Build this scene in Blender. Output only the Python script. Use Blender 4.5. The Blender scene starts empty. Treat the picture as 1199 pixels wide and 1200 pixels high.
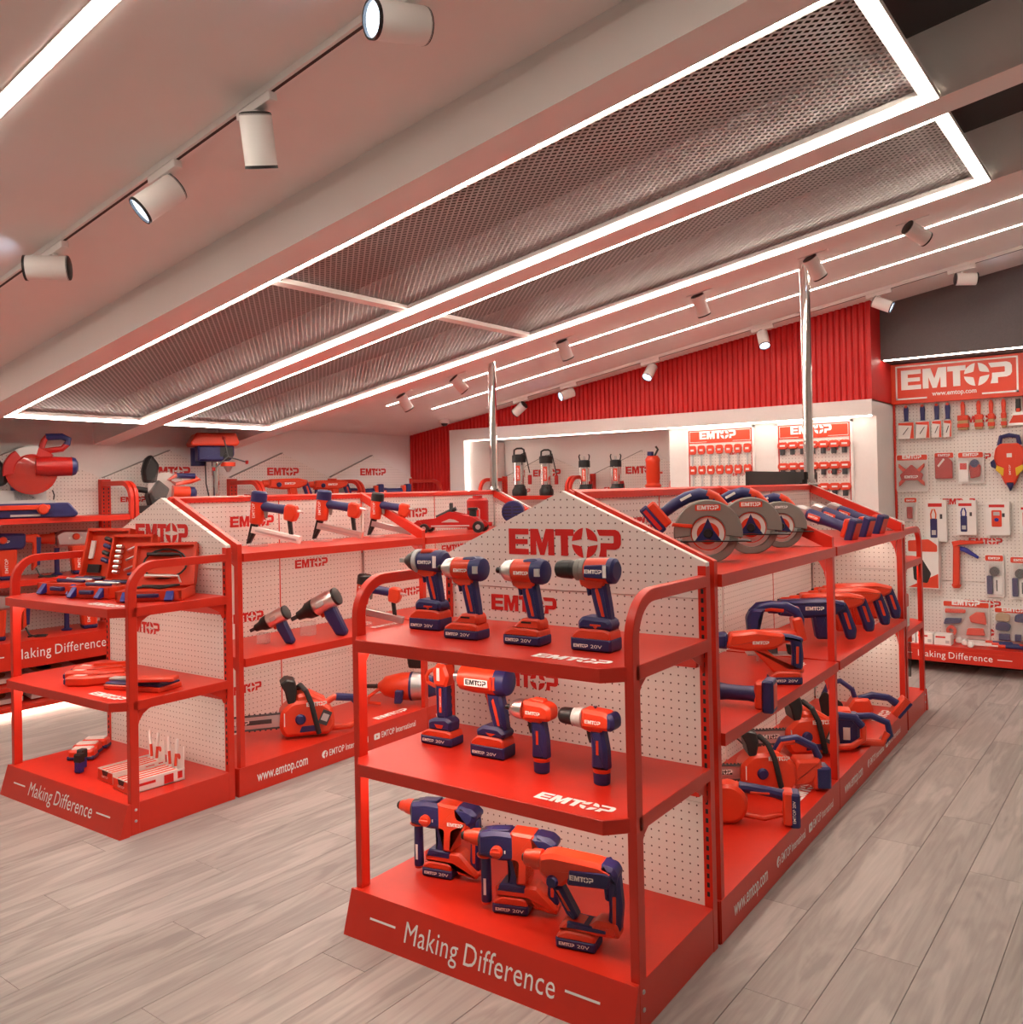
import bpy, bmesh, math, random
from mathutils import Matrix, Vector
S = bpy.context.scene
COL = S.collection
R_ = math.radians
random.seed(7)

# ------------------------------------------------------------------ camera, world, exposure
TH = R_(1.791)                      # the shop gondolas stand a touch askew to the walls
cam = bpy.data.cameras.new('camera'); camo = bpy.data.objects.new('camera', cam); COL.objects.link(camo)
def _cam():
    yaw, pit, rol = R_(-36.6494), R_(0.6197), R_(-1.1464)
    f = Vector((math.sin(yaw)*math.cos(pit), math.cos(yaw)*math.cos(pit), math.sin(pit)))
    r = Vector((math.cos(yaw), -math.sin(yaw), 0)); u = r.cross(f)
    r2 = r*math.cos(rol)+u*math.sin(rol); u2 = -r*math.sin(rol)+u*math.cos(rol)
    M = Matrix((r2, u2, -f)).transposed().to_4x4(); M.translation = (2.0958, -1.8257, 1.3734)
    camo.matrix_world = M
_cam()
cam.sensor_width = 36; cam.sensor_fit = 'AUTO'; cam.lens = 1018.49*36/1200
cam.shift_x = -(617.09-599.5)/1200; cam.shift_y = -(600-561.17)/1200
cam.clip_start = .02
S.camera = camo
w = bpy.data.worlds.new('world'); S.world = w; w.use_nodes = True
w.node_tree.nodes['Background'].inputs[0].default_value = (1, .93, .88, 1)
w.node_tree.nodes['Background'].inputs[1].default_value = 0.0
S.view_settings.view_transform = 'Standard'; S.view_settings.look = 'None'
S.view_settings.exposure = 1.1; S.view_settings.gamma = 1
S.cycles.use_denoising = True
S.cycles.max_bounces = 10; S.cycles.diffuse_bounces = 5

# ------------------------------------------------------------------ materials
MT = {}
def mat(name, col, rough=.5, metal=0, emit=0, alpha=1, noise=0, nscale=40, bump=0, spec=.5, trans=0, coat=0):
    m = bpy.data.materials.new(name); m.use_nodes = True; nt = m.node_tree; b = nt.nodes['Principled BSDF']
    c = (*col, 1)
    b.inputs['Base Color'].default_value = c; b.inputs['Roughness'].default_value = rough; b.inputs['Metallic'].default_value = metal
    b.inputs['Specular IOR Level'].default_value = spec
    if coat: b.inputs['Coat Weight'].default_value = coat
    if trans: b.inputs['Transmission Weight'].default_value = trans
    if alpha < 1: b.inputs['Alpha'].default_value = alpha
    if emit: b.inputs['Emission Color'].default_value = c; b.inputs['Emission Strength'].default_value = emit
    if noise or bump:
        tc = nt.nodes.new('ShaderNodeTexCoord'); nz = nt.nodes.new('ShaderNodeTexNoise'); nz.inputs['Scale'].default_value = nscale
        nz.inputs['Detail'].default_value = 3
        nt.links.new(tc.outputs['Object'], nz.inputs['Vector'])
        if noise:
            mx = nt.nodes.new('ShaderNodeMix'); mx.data_type = 'RGBA'
            mx.inputs[6].default_value = tuple(x*(1-noise) for x in col)+(1,); mx.inputs[7].default_value = tuple(min(1, x*(1+noise)) for x in col)+(1,)
            nt.links.new(nz.outputs['Fac'], mx.inputs[0]); nt.links.new(mx.outputs[2], b.inputs['Base Color'])
        if bump:
            bp = nt.nodes.new('ShaderNodeBump'); bp.inputs['Strength'].default_value = bump; bp.inputs['Distance'].default_value = .002
            nt.links.new(nz.outputs['Fac'], bp.inputs['Height']); nt.links.new(bp.outputs[0], b.inputs['Normal'])
    MT[name] = m; return m
mat('red', (.63, .026, .010), .36, noise=.05, nscale=30, bump=.05)
mat('redwall', (.62, .012, .012), .5, noise=.06, nscale=20)
mat('sred', (.71, .052, .016), .36, noise=.04)              # tool plastic, orange red
mat('dred', (.42, .008, .006), .4)
mat('blue', (.020, .021, .115), .42, noise=.1, nscale=60)
mat('cblue', (.02, .03, .28), .4)
mat('black', (.012, .012, .013), .45)
mat('rubber', (.02, .02, .022), .8)
mat('dgrey', (.05, .05, .055), .5)
mat('grey', (.23, .22, .2), .45)
mat('lgrey', (.5, .5, .5), .4)
mat('steel', (.75, .74, .72), .32, 1)
mat('chrome', (.85, .84, .82), .08, 1)
mat('zinc', (.62, .62, .63), .35, 1, bump=.1, nscale=120)
mat('white', (.85, .84, .82), .5)
mat('print', (.9, .89, .87), .6)
mat('printred', (.6, .015, .012), .5)
mat('wall', (.80, .78, .76), .75, noise=.03, nscale=60, bump=.08)
mat('ceil', (.84, .82, .80), .8, noise=.02, nscale=8)
mat('beam', (.84, .82, .80), .8, noise=.02, nscale=8)
mat('dark', (.06, .055, .055), .85)
mat('greywall', (.14, .125, .125), .7, noise=.12, nscale=90, bump=.1)
mat('meshm', (.45, .43, .42), .5, .3)
mat('led', (1, .87, .74), .5, emit=25)
mat('ledniche', (1, .87, .74), .5, emit=8)
mat('ledsmall', (1, .86, .7), .5, emit=14)
mat('ledfloor', (1, .84, .66), .5, emit=25)
mat('lens', (.72, .85, 1), .3, emit=4)
mat('clear', (.95, .94, .93), .08, alpha=.10)
mat('acrylic', (.95, .95, .95), .05, alpha=.25)
mat('amber', (.5, .02, .01), .1, alpha=.75)
mat('yellow', (.75, .5, .02), .45)
mat('orange', (.8, .12, .02), .45)
mat('bristle', (.5, .33, .16), .8)
mat('card', (.82, .8, .77), .6, noise=.03)
mat('kraft', (.45, .34, .2), .7, noise=.2, nscale=60)
mat('skirt', (.07, .06, .06), .8)

def wood():
    m = bpy.data.materials.new('plank'); m.use_nodes = True; nt = m.node_tree; b = nt.nodes['Principled BSDF']
    N = nt.nodes.new; L = nt.links.new
    tc = N('ShaderNodeTexCoord'); oi = N('ShaderNodeObjectInfo'); mp = N('ShaderNodeMapping'); mp.inputs['Scale'].default_value = (7, 1.0, 1)
    ad = N('ShaderNodeVectorMath'); ad.operation = 'ADD'; cb = N('ShaderNodeCombineXYZ'); ml = N('ShaderNodeMath'); ml.operation = 'MULTIPLY'; ml.inputs[1].default_value = 57
    L(oi.outputs['Random'], ml.inputs[0]); L(ml.outputs[0], cb.inputs[0]); L(ml.outputs[0], cb.inputs[1]); L(tc.outputs['Object'], ad.inputs[0]); L(cb.outputs[0], ad.inputs[1]); L(ad.outputs[0], mp.inputs[0])
    nz = N('ShaderNodeTexNoise'); nz.inputs['Scale'].default_value = 1.3; nz.inputs['Detail'].default_value = 4; nz.inputs['Distortion'].default_value = .6; L(mp.outputs[0], nz.inputs['Vector'])
    # cathedral rings: noise used as a height field and cut into bands
    m2 = N('ShaderNodeMath'); m2.operation = 'MULTIPLY'; m2.inputs[1].default_value = 34; L(nz.outputs['Fac'], m2.inputs[0])
    sn = N('ShaderNodeMath'); sn.operation = 'SINE'; L(m2.outputs[0], sn.inputs[0])
    mp2 = N('ShaderNodeMapping'); mp2.inputs['Scale'].default_value = (75, 2.2, 1); L(ad.outputs[0], mp2.inputs[0])
    nf = N('ShaderNodeTexNoise'); nf.inputs['Scale'].default_value = 1; nf.inputs['Detail'].default_value = 5; L(mp2.outputs[0], nf.inputs['Vector'])
    cr = N('ShaderNodeValToRGB'); cr.color_ramp.elements[0].position = .18; cr.color_ramp.elements[0].color = (.255, .235, .221, 1); cr.color_ramp.elements[1].position = .85; cr.color_ramp.elements[1].color = (.45, .418, .395, 1)
    s1 = N('ShaderNodeMath'); s1.operation = 'MULTIPLY_ADD'; s1.inputs[1].default_value = .12; L(sn.outputs[0], s1.inputs[0]); L(nz.outputs['Fac'], s1.inputs[2])
    s2 = N('ShaderNodeMath'); s2.operation = 'MULTIPLY_ADD'; s2.inputs[1].default_value = .55; L(nf.outputs['Fac'], s2.inputs[0]); s2.inputs[2].default_value = -.27
    s3 = N('ShaderNodeMath'); s3.operation = 'ADD'; L(s1.outputs[0], s3.inputs[0]); L(s2.outputs[0], s3.inputs[1])
    s4 = N('ShaderNodeMath'); s4.operation = 'MULTIPLY_ADD'; s4.inputs[1].default_value = .16; L(oi.outputs['Random'], s4.inputs[0]); L(s3.outputs[0], s4.inputs[2])
    s5 = N('ShaderNodeMath'); s5.operation = 'SUBTRACT'; s5.inputs[1].default_value = .08; L(s4.outputs[0], s5.inputs[0])
    L(s5.outputs[0], cr.inputs[0]); L(cr.outputs[0], b.inputs['Base Color']); b.inputs['Roughness'].default_value = .5
    bp = N('ShaderNodeBump'); bp.inputs['Strength'].default_value = .15; bp.inputs['Distance'].default_value = .001; L(s3.outputs[0], bp.inputs['Height']); L(bp.outputs[0], b.inputs['Normal'])
    MT['plank'] = m
wood()

def pegmat(name, base, hole, pitch=.0254, rad=.0027):
    m = bpy.data.materials.new(name); m.use_nodes = True; nt = m.node_tree; b = nt.nodes['Principled BSDF']
    N = nt.nodes.new; L = nt.links.new
    uv = N('ShaderNodeUVMap'); sc = N('ShaderNodeVectorMath'); sc.operation = 'SCALE'; sc.inputs[3].default_value = 1/pitch; L(uv.outputs[0], sc.inputs[0])
    fr = N('ShaderNodeVectorMath'); fr.operation = 'FRACTION'; L(sc.outputs[0], fr.inputs[0])
    sb = N('ShaderNodeVectorMath'); sb.operation = 'SUBTRACT'; sb.inputs[1].default_value = (.5, .5, 0); L(fr.outputs[0], sb.inputs[0])
    ln = N('ShaderNodeVectorMath'); ln.operation = 'LENGTH'; L(sb.outputs[0], ln.inputs[0])
    lt = N('ShaderNodeMath'); lt.operation = 'LESS_THAN'; lt.inputs[1].default_value = rad/pitch; L(ln.outputs['Value'], lt.inputs[0])
    mx = N('ShaderNodeMix'); mx.data_type = 'RGBA'; mx.inputs[6].default_value = (*base, 1); mx.inputs[7].default_value = (*hole, 1)
    L(lt.outputs[0], mx.inputs[0]); L(mx.outputs[2], b.inputs['Base Color']); b.inputs['Roughness'].default_value = .55
    MT[name] = m
pegmat('peg', (.79, .76, .72), (.10, .05, .04))
pegmat('slot', (.62, .014, .008), (.03, .004, .004), .03, .0085)

# ------------------------------------------------------------------ mesh helpers
class MB:
    def __init__(s): s.v = []; s.f = []; s.uv = None
    def add(s, v, f, M=None):
        o = len(s.v)
        if M is not None: v = [tuple(M @ Vector(p)) for p in v]
        s.v += [tuple(p) for p in v]; s.f += [tuple(i+o for i in q) for q in f]; return s
    def box(s, x0, x1, y0, y1, z0, z1, M=None):
        return s.add([(x0,y0,z0),(x1,y0,z0),(x1,y1,z0),(x0,y1,z0),(x0,y0,z1),(x1,y0,z1),(x1,y1,z1),(x0,y1,z1)],
                     [(3,2,1,0),(4,5,6,7),(0,1,5,4),(1,2,6,5),(2,3,7,6),(3,0,4,7)], M)
    def rbox(s, x0, x1, y0, y1, z0, z1, r=.006, b=.003, M=None, n=3):   # box with rounded corners in xz and soft edges
        return s.prism(rnd([(x0,z0),(x1,z0),(x1,z1),(x0,z1)], r, n), y0, y1, b, M)
    def prism(s, pts, lo, hi, b=0, M=None, ax='y'):     # polygon in (x,z) swept along y ('y'), in (y,z) along x ('x'), in (x,y) along z ('z')
        A = sum(pts[i][0]*pts[(i+1) % len(pts)][1]-pts[(i+1) % len(pts)][0]*pts[i][1] for i in range(len(pts)))
        if A < 0: pts = pts[::-1]
        n = len(pts)
        if b:
            ins = inset(pts, b); rings = [(lo, ins), (lo+b, pts), (hi-b, pts), (hi, ins)]
        else: rings = [(lo, pts), (hi, pts)]
        V = []
        for t, P in rings:
            for (a, c) in P: V.append({'y': (a, t, c), 'x': (t, a, c), 'z': (a, c, t)}[ax])
        F = []
        k = len(rings)
        for i in range(k-1):
            for j in range(n):
                q = (i*n+j, i*n+(j+1) % n, (i+1)*n+(j+1) % n, (i+1)*n+j)
                F.append(q)
        c0 = tuple(range(n))[::-1]; c1 = tuple(range((k-1)*n, k*n))
        F += [c0, c1]
        if ax == 'y': F = [q[::-1] for q in F]
        return s.add(V, F, M)
    def lathe(s, prof, M=None, seg=20, ax='x', cap=True):     # prof: (t, r) along the axis
        V = []; F = []; rings = []
        for t, r in prof:
            if r <= 1e-6: rings.append([len(V)]); V.append((t, 0, 0))
            else:
                rings.append(list(range(len(V), len(V)+seg)))
                V += [(t, r*math.cos(2*math.pi*i/seg), r*math.sin(2*math.pi*i/seg)) for i in range(seg)]
        for a, b in zip(rings, rings[1:]):
            for i in range(seg):
                j = (i+1) % seg
                if len(a) == 1 and len(b) == 1: continue
                if len(a) == 1: F.append((a[0], b[j], b[i]))
                elif len(b) == 1: F.append((a[i], a[j], b[0]))
                else: F.append((a[i], a[j], b[j], b[i]))
        if cap and len(rings[0]) > 1: F.append(tuple(rings[0])[::-1])
        if cap and len(rings[-1]) > 1: F.append(tuple(rings[-1]))
        if ax == 'z': V = [(y, z, x) for x, y, z in V]
        if ax == 'y': V = [(z, x, y) for x, y, z in V]
        return s.add(V, F, M)
    def tube(s, path, r, seg=8, M=None, closed=False):
        P = [Vector(p) for p in path]; n = len(P); V = []; F = []; up = None
        rr = r if isinstance(r, (list, tuple)) else [r]*n
        for i in range(n):
            if closed: d = (P[(i+1) % n]-P[i-1]).normalized()
            else: d = (P[min(i+1, n-1)]-P[max(i-1, 0)]).normalized()
            if up is None: up = Vector((0, 0, 1)) if abs(d.z) < .9 else Vector((1, 0, 0))
            a = d.cross(up).normalized(); up = a.cross(d).normalized()
            V += [tuple(P[i]+rr[i]*(a*math.cos(2*math.pi*k/seg)+up*math.sin(2*math.pi*k/seg))) for k in range(seg)]
        for i in range(n if closed else n-1):
            i2 = (i+1) % n
            for k in range(seg):
                F.append((i*seg+k, i*seg+(k+1) % seg, i2*seg+(k+1) % seg, i2*seg+k))
        if not closed: F += [tuple(range(seg))[::-1], tuple(range((n-1)*seg, n*seg))]
        return s.add(V, F, M)
    def mesh(s, name, mats, smooth=True, ang=35, uvf=None):
        me = bpy.data.meshes.new(name); me.from_pydata(s.v, [], s.f); me.update()
        for m in (mats if isinstance(mats, (list, tuple)) else [mats]): me.materials.append(MT[m])
        if uvf:
            ul = me.uv_layers.new(name='UVMap')
            for lp in me.loops: ul.data[lp.index].uv = uvf(me.vertices[lp.vertex_index].co)
        if smooth:
            me.shade_smooth(); me.set_sharp_from_angle(angle=R_(ang))
        return me
def inset(pts, b):
    n = len(pts); out = []
    for i in range(n):
        p0, p1, p2 = Vector(pts[i-1]), Vector(pts[i]), Vector(pts[(i+1) % n])
        d1 = (p1-p0).normalized(); d2 = (p2-p1).normalized()
        n1 = Vector((-d1.y, d1.x)); n2 = Vector((-d2.y, d2.x)); k = n1+n2
        if k.length < 1e-6: k = n1
        k = k/ max(.35, k.dot(n1)) if k.dot(n1) > 0 else n1
        out.append(tuple(p1+k*b))
    return out
def rnd(pts, r, n=3):
    out = []; m = len(pts); rs = r if isinstance(r, (list, tuple)) else [r]*m
    for i in range(m):
        p0, p1, p2 = Vector(pts[i-1]), Vector(pts[i]), Vector(pts[(i+1) % m])
        a = p0-p1; b = p2-p1; q = min(rs[i], a.length*.45, b.length*.45)
        if q < 1e-5: out.append(tuple(p1)); continue
        s = p1+a.normalized()*q; e = p1+b.normalized()*q
        for k in range(n+1):
            t = k/n; out.append(tuple((1-t)**2*s+2*t*(1-t)*p1+t*t*e))
    return out
def arc(cx, cz, r, a0, a1, n=8): return [(cx+r*math.cos(R_(a0+(a1-a0)*i/n)), cz+r*math.sin(R_(a0+(a1-a0)*i/n))) for i in range(n+1)]
def T(x=0, y=0, z=0, rz=0, ry=0, rx=0, s=1):
    return Matrix.Translation((x, y, z)) @ Matrix.Rotation(R_(rz), 4, 'Z') @ Matrix.Rotation(R_(ry), 4, 'Y') @ Matrix.Rotation(R_(rx), 4, 'X') @ Matrix.Scale(s, 4)
def frame(o, x, y):                      # matrix with local x along x, local y along y
    x = Vector(x); y = Vector(y); sx = x.length; sy = y.length; z = x.normalized().cross(y.normalized()).normalized()
    M = Matrix.Identity(4)
    for i in range(3): M[i][0] = x[i]; M[i][1] = y[i]; M[i][2] = z[i]; M[i][3] = o[i]
    return M

# ------------------------------------------------------------------ objects
def put(name, me, parent=None, M=None):
    o = bpy.data.objects.new(name, me); COL.objects.link(o)
    if parent: o.parent = parent
    if M is not None: o.matrix_local = M
    return o
def tag(o, label, cat, group=None):
    o['label'] = label; o['category'] = cat
    if group: o['group'] = group
    return o
def thing(name, label, cat, M=None, group=None):
    o = bpy.data.objects.new(name, None); COL.objects.link(o); o.empty_display_size = .05
    if M is not None: o.matrix_world = M
    return tag(o, label, cat, group)
def struct(name, me, M=None):
    o = put(name, me, None, M); o['kind'] = 'structure'; return o
def bx(*a): return MB().box(*a)
def build(spec, parent):                 # spec: (name, mesh, matrix, [sub spec])
    for it in spec:
        o = put(it[0], it[1], parent, it[2] if len(it) > 2 else None)
        if len(it) > 3:
            for q in it[3]: put(q[0], q[1], o, q[2] if len(q) > 2 else None)

# ------------------------------------------------------------------ lettering
_txt = {}
def text(s, m='print', bold=.0, shear=0, sp=1.0):
    k = (s, m, bold, shear, sp)
    if k in _txt: return _txt[k]
    cu = bpy.data.curves.new('text', 'FONT'); cu.body = s; cu.size = 1; cu.resolution_u = 3; cu.offset = bold; cu.shear = shear; cu.space_character = sp; cu.align_x = 'LEFT'
    o = bpy.data.objects.new('t', cu); COL.objects.link(o)
    me = bpy.data.meshes.new_from_object(o); bpy.data.objects.remove(o)
    me.name = 'lettering'; me.materials.clear(); me.materials.append(MT[m])
    xs = [v.co.x for v in me.vertices]; x0, x1 = min(xs), max(xs)
    for v in me.vertices: v.co.x = (v.co.x-x0); 
    _txt[k] = (me, x1-x0); return _txt[k]
_logo = {}
def logo(m='printred'):                  # block lettering with the four-petal O, 1 wide, .2 tall, in local xy
    if m in _logo: return _logo[m]
    b = MB(); H = .2
    def P(pts): b.add([(x, y, 0) for x, y in pts], [tuple(range(len(pts)))])
    P([(0,0),(.19,0),(.19,.045),(.065,.045),(.065,.08),(.18,.08),(.18,.12),(.065,.12),(.065,.155),(.19,.155),(.19,.2),(0,.2)])
    P([(.205,0),(.26,0),(.26,.11),(.295,0),(.335,0),(.37,.11),(.37,0),(.425,0),(.425,.2),(.35,.2),(.315,.095),(.28,.2),(.205,.2)])
    P([(.485,0),(.55,0),(.55,.15),(.6,.15),(.6,.2),(.435,.2),(.435,.15),(.485,.15)])
    cx, cy, r = .695, .1, .112
    for k in range(4):
        a0 = 45+90*k-39; pts = []
        for i in range(9): t = R_(a0+78*i/8); pts.append((cx+r*math.cos(t), cy+r*math.sin(t)))
        t = R_(45+90*k); u = R_(a0); q = R_(a0+78)
        pts.append((cx+.055*math.cos(R_(45+90*k+22)), cy+.055*math.sin(R_(45+90*k+22))))
        pts.append((cx+.04*math.cos(t), cy+.04*math.sin(t)))
        pts.append((cx+.055*math.cos(R_(45+90*k-22)), cy+.055*math.sin(R_(45+90*k-22))))
        P(pts)
    P([(.815,0),(.88,0),(.88,.055),(.955,.055),(.985,.068),(1,.095),(1,.16),(.985,.187),(.955,.2),(.80,.2),(.815,.165),(.822,.155),(.935,.155),(.94,.15),(.94,.108),(.935,.102),(.83,.102),(.828,.05)])
    me = b.mesh('logo', m, False); _logo[m] = me; return me
def put_logo(parent, o, x, y, w, m='printred', name='logo'):   # o lower-left corner, x/y unit directions
    x = Vector(x).normalized(); y = Vector(y).normalized()
    return put(name, logo(m), parent, frame(o, x*w, y*w))
def put_text(parent, s, o, x, y, h, m='print', bold=0, shear=0, sp=1.0, width=None, name='lettering'):
    me, wd = text(s, m, bold, shear, sp); x = Vector(x).normalized(); y = Vector(y).normalized()
    sx = h/.7 if width is None else width/wd
    return put(name, me, parent, frame(o, x*sx, y*(h/.7)))

def put_words(parent, s, o, x, y, width, h, m='print', sp=1.0, gap=.34):   # one object per word; o lower-left, fitted to width
    ws = [text(k, m, 0, 0, sp) for k in s.split()]
    tot = sum(k[1] for k in ws)+gap*(len(ws)-1); x = Vector(x).normalized(); y = Vector(y).normalized(); sx = width/tot; c = 0
    for me, wd in ws:
        put('lettering', me, parent, frame(Vector(o)+x*(c*sx), x*sx, y*h)); c += wd+gap
# ------------------------------------------------------------------ room shell
SL = .16; A_FAR = 2.619; A_NEAR = 2.627; A_BEAM = 2.437
def SH(a): return Matrix(((1,0,0,0),(0,1,0,0),(SL,0,1,a),(0,0,0,1)))
XL, XR, YB, YW, YN = -4.25, 5.0, -5.0, 4.674, 5.32
def cz(x, a=A_FAR): return a+SL*x
struct('wall_left', bx(XL-.1, XL, YB, YN+.1, 0, 2.3).mesh('wall_left', 'wall', False))
struct('wall_right', bx(XR, XR+.1, YB, YN+.1, 0, 3.8).mesh('wall_right', 'wall', False))
struct('wall_back', bx(XL, XR, YB-.1, YB, 0, 3.8).mesh('wall_back', 'wall', False))
struct('wall_far', bx(XL, XR, YN, YN+.1, 0, 3.8).mesh('wall_far', 'wall', False))
# sloping ceiling at three levels with beams between
struct('ceiling', MB().box(XL-.1, XR+.1, YB, .343, 0, .1, SH(A_NEAR)).mesh('ceiling', 'ceil', False))
struct('ceiling_far', MB().box(XL-.1, XR+.1, 2.60, YN+.1, 0, .1, SH(A_FAR)).mesh('ceiling_far', 'ceil', False))
struct('ceiling_recess', MB().box(-3.45, XR+.1, .343, 2.60, .0, .1, SH(A_NEAR+.06)).mesh('ceiling_recess', 'dark', False))
struct('ceiling_recess_end', MB().box(XL-.1, -3.45, .343, 2.60, .0, .1, SH(A_NEAR+.06)).mesh('ceiling_recess_end', 'dark', False))
for i, (a, b) in enumerate(((.343, .500), (1.392, 1.540), (2.430, 2.605))):
    struct('trim_%d' % (i+1), MB().box(XL, XR, a, b, 0, .27, SH(A_BEAM)).mesh('beam', 'beam', False))

# floor: planks laid along y
fl = struct('floor', bx(XL-.1, XR+.1, YB-.1, YN+.1, -.06, -.004).mesh('floor', 'skirt', False))
PW, PL = .183, 1.24
def plank_mesh(l):
    return MB().prism([(0,-.004),(PW-.0014,-.004),(PW-.0014,-.0008),(PW-.0022,0),(.0008,0),(0,-.0008)], 0, l-.0014).mesh('plank', 'plank', False)
full = plank_mesh(PL); offs = {0: .425, 1: .80, 2: .30, -1: .95}
for k in range(-30, 11):
    x = 1.125+PW*k
    off = offs.get(k, (k*.4637+.19) % PL)
    y = off-3*PL
    while y < 5.0:
        y0, y1 = max(y, -1.9), min(y+PL, 5.25)
        if y1-y0 > .05: put('plank', full if y1-y0 > PL-.001 else plank_mesh(y1-y0), fl, T(x, y0, 0))
        y += PL
# the floor behind the camera and under the walls is one sheet of the same boards
put('plank_sheet', bx(XL, XR, YB, -1.905, -.004, 0).mesh('plank_sheet', 'plank', False), fl)
put('plank_sheet', bx(3.14, XR, -1.9, YN, -.004, 0).mesh('plank_sheet', 'plank', False), fl)

# red ribbed cladding above the niche and beside it
def ribs(x0, x1, y, zb, zt, pitch=.044):
    m = MB(); n = int(round((x1-x0)/pitch)); p = (x1-x0)/n; prof = []
    for i in range(n):
        a = x0+i*p; prof += [(a, y+.016), (a+p*.16, y+.016), (a+p*.30, y+.002), (a+p*.42, y), (a+p*.74, y), (a+p*.86, y+.002), (a+p*.98, y+.016)]
    prof.append((x1, y+.016)); k = len(prof)
    V = [(a, b, zb) for a, b in prof]+[(a, b, zt(a)) for a, b in prof]
    F = [(i, i+1, k+i+1, k+i) for i in range(k-1)]
    return m.add(V, F)
XE = .372
m = ribs(XL, XE, YW, 1.955, lambda x: cz(x)+.02); m.add(ribs(XL, -3.672, YW, 0, lambda x: 1.955).v, ribs(XL, -3.672, YW, 0, lambda x: 1.955).f)
m.box(XE-.01, XE, YW+.0, 5.3, 1.955, 2.262); m.box(XE-.01, XE, YW+.0, 5.3, 2.262, cz(XE)+.02)
m.box(XL, -3.69, YW+.0165, 5.3, 0, 2.2)
m.box(-3.70, XE-.01, YW+.0165, 5.3, 1.97, 2.2)
struct('wall_far_cladding', m.mesh('cladding', 'redwall', False))
# white plaster frame round the niche, wall beside it
m = MB(); m.box(-3.672, XE, 4.655, 4.80, 1.852, 1.965); m.box(-3.672, -3.485, 4.655, 5.3, 0, 1.852)
m.box(-3.70, XE, 4.80, 5.3, 1.875, 1.965)
struct('wall_far_niche_frame', m.mesh('niche', 'wall', False))
struct('wall_far_pier', bx(-1.305, XE, 4.775, YN, 0, 1.875).mesh('pier', 'wall', False))
# grey bulkhead over the wall display
struct('wall_far_bulkhead', bx(XE, XR, 4.93, YN, 2.27, 3.6).mesh('bulkhead', 'greywall', False))

# ------------------------------------------------------------------ ceiling lighting
LW = .018
def led_frame(y0, y1, x0, x1, label):
    t = thing('rectangular_ceiling_light', label, 'ceiling light', T((x0+x1)/2, (y0+y1)/2, cz((x0+x1)/2, A_BEAM)))
    M = t.matrix_world.inverted() @ SH(A_BEAM)
    z0, z1 = -.001, .008
    for (a, b, c, d) in ((x0, x1, y0, y0+LW), (x0, x1, y1-LW, y1), (x0, x0+LW, y0+LW, y1-LW), (x1-LW-.004, x1, y0+LW, y1-LW)):
        put('diffuser', MB().box(a, b, c, d, z0, z1, M).mesh('diffuser', 'led', False), t)
    hs = MB()                                           # opaque channel added behind and outside the strips to block stray light
    for (a, b, c, d, e, f) in ((x0-.004, x1+.004, y0-.003, y0+LW+.001, z1, z1+.004), (x0-.004, x1+.004, y1-LW-.001, y1+.003, z1, z1+.004), (x0-.004, x0+LW+.001, y0, y1, z1, z1+.004), (x1-LW-.005, x1+.004, y0, y1, z1, z1+.004),
                               (x0-.004, x1+.004, y0-.003, y0-.0005, z0, z1), (x0-.004, x1+.004, y1+.0005, y1+.003, z0, z1), (x0-.004, x0-.0005, y0, y1, z0, z1), (x1+.0005, x1+.004, y0, y1, z0, z1)):
        hs.box(a, b, c, d, e, f, M)
    put('shield_channel', hs.mesh('shield_channel', 'beam', False), t)
    # aluminium inner lip and cross bar that carry the mesh
    fr = MB()
    for (a, b, c, d) in ((x0+LW, x1-LW, y0+LW, y0+LW+.035), (x0+LW, x1-LW, y1-LW-.035, y1-LW), (x0+LW, x0+LW+.03, y0+LW, y1-LW), (x1-LW-.035, x1-LW-.004, y0+LW, y1-LW)):
        fr.box(a, b, c, d, .012, .03, M)
    put('frame_lip', fr.mesh('frame_lip', 'beam', False), t)
    put('cross_bar', MB().box(-1.03, -.985, y0+LW, y1-LW, .008, .03, M).mesh('cross_bar', 'beam', False), t)
    return t
FA = led_frame(.503, 1.389, -3.56, 1.484, 'wide glowing led frame around the mesh panel beside the ceiling slope with lamp track')
FB = led_frame(1.543, 2.427, -3.56, 1.484, 'wide glowing led frame around the mesh panel next to the ceiling with two straight strips')
def lattice(y0, y1, x0, x1, label):
    t = thing('mesh_ceiling_panel', label, 'ceiling panel', T((x0+x1)/2, (y0+y1)/2, cz((x0+x1)/2, A_BEAM)))
    M = t.matrix_world.inverted() @ SH(A_BEAM+.034)
    cx, cy, wr, hh = .036, .030, .0028, .003            # diamond pitch, strand half width, depth
    for (a, b) in ((x0, -1.0), (-1.0, x1)):
        m = MB()
        for s in (-1, 1):
            k = cy/cx; n0 = int(math.floor((-(y1-y0)/cy)))-1; n1 = int((b-a)/cx)+int((y1-y0)/cy)+2
            for i in range(n0, n1):
                # line: y = y0 + s*k*(x - (a + i*cx))  (s=1) or descending from y1
                xs = a+i*cx
                pts = []
                xa, xb = max(a, xs), min(b, xs+(y1-y0)/k)
                if xb-xa < .004: continue
                if s == 1: ya, yb = y0+k*(xa-xs), y0+k*(xb-xs)
                else: ya, yb = y1-k*(xa-xs), y1-k*(xb-xs)
                dx, dy = xb-xa, yb-ya; L = math.hypot(dx, dy); nx, ny = -dy/L*wr, dx/L*wr
                V = [(xa+nx, ya+ny, 0), (xa-nx, ya-ny, 0), (xb-nx, yb-ny, 0), (xb+nx, yb+ny, 0)]
                V += [(p[0], p[1], hh) for p in V]
                m.add(V, [(0,1,2,3),(7,6,5,4),(0,4,5,1),(2,6,7,3)], M)
        o = put('mesh_sheet', m.mesh('mesh_sheet', 'meshm', False), t); o['kind'] = 'stuff'
lattice(.505, 1.388, -3.55, 1.465, 'expanded metal mesh sheets inside the led frame beside the lamp track')
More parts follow.
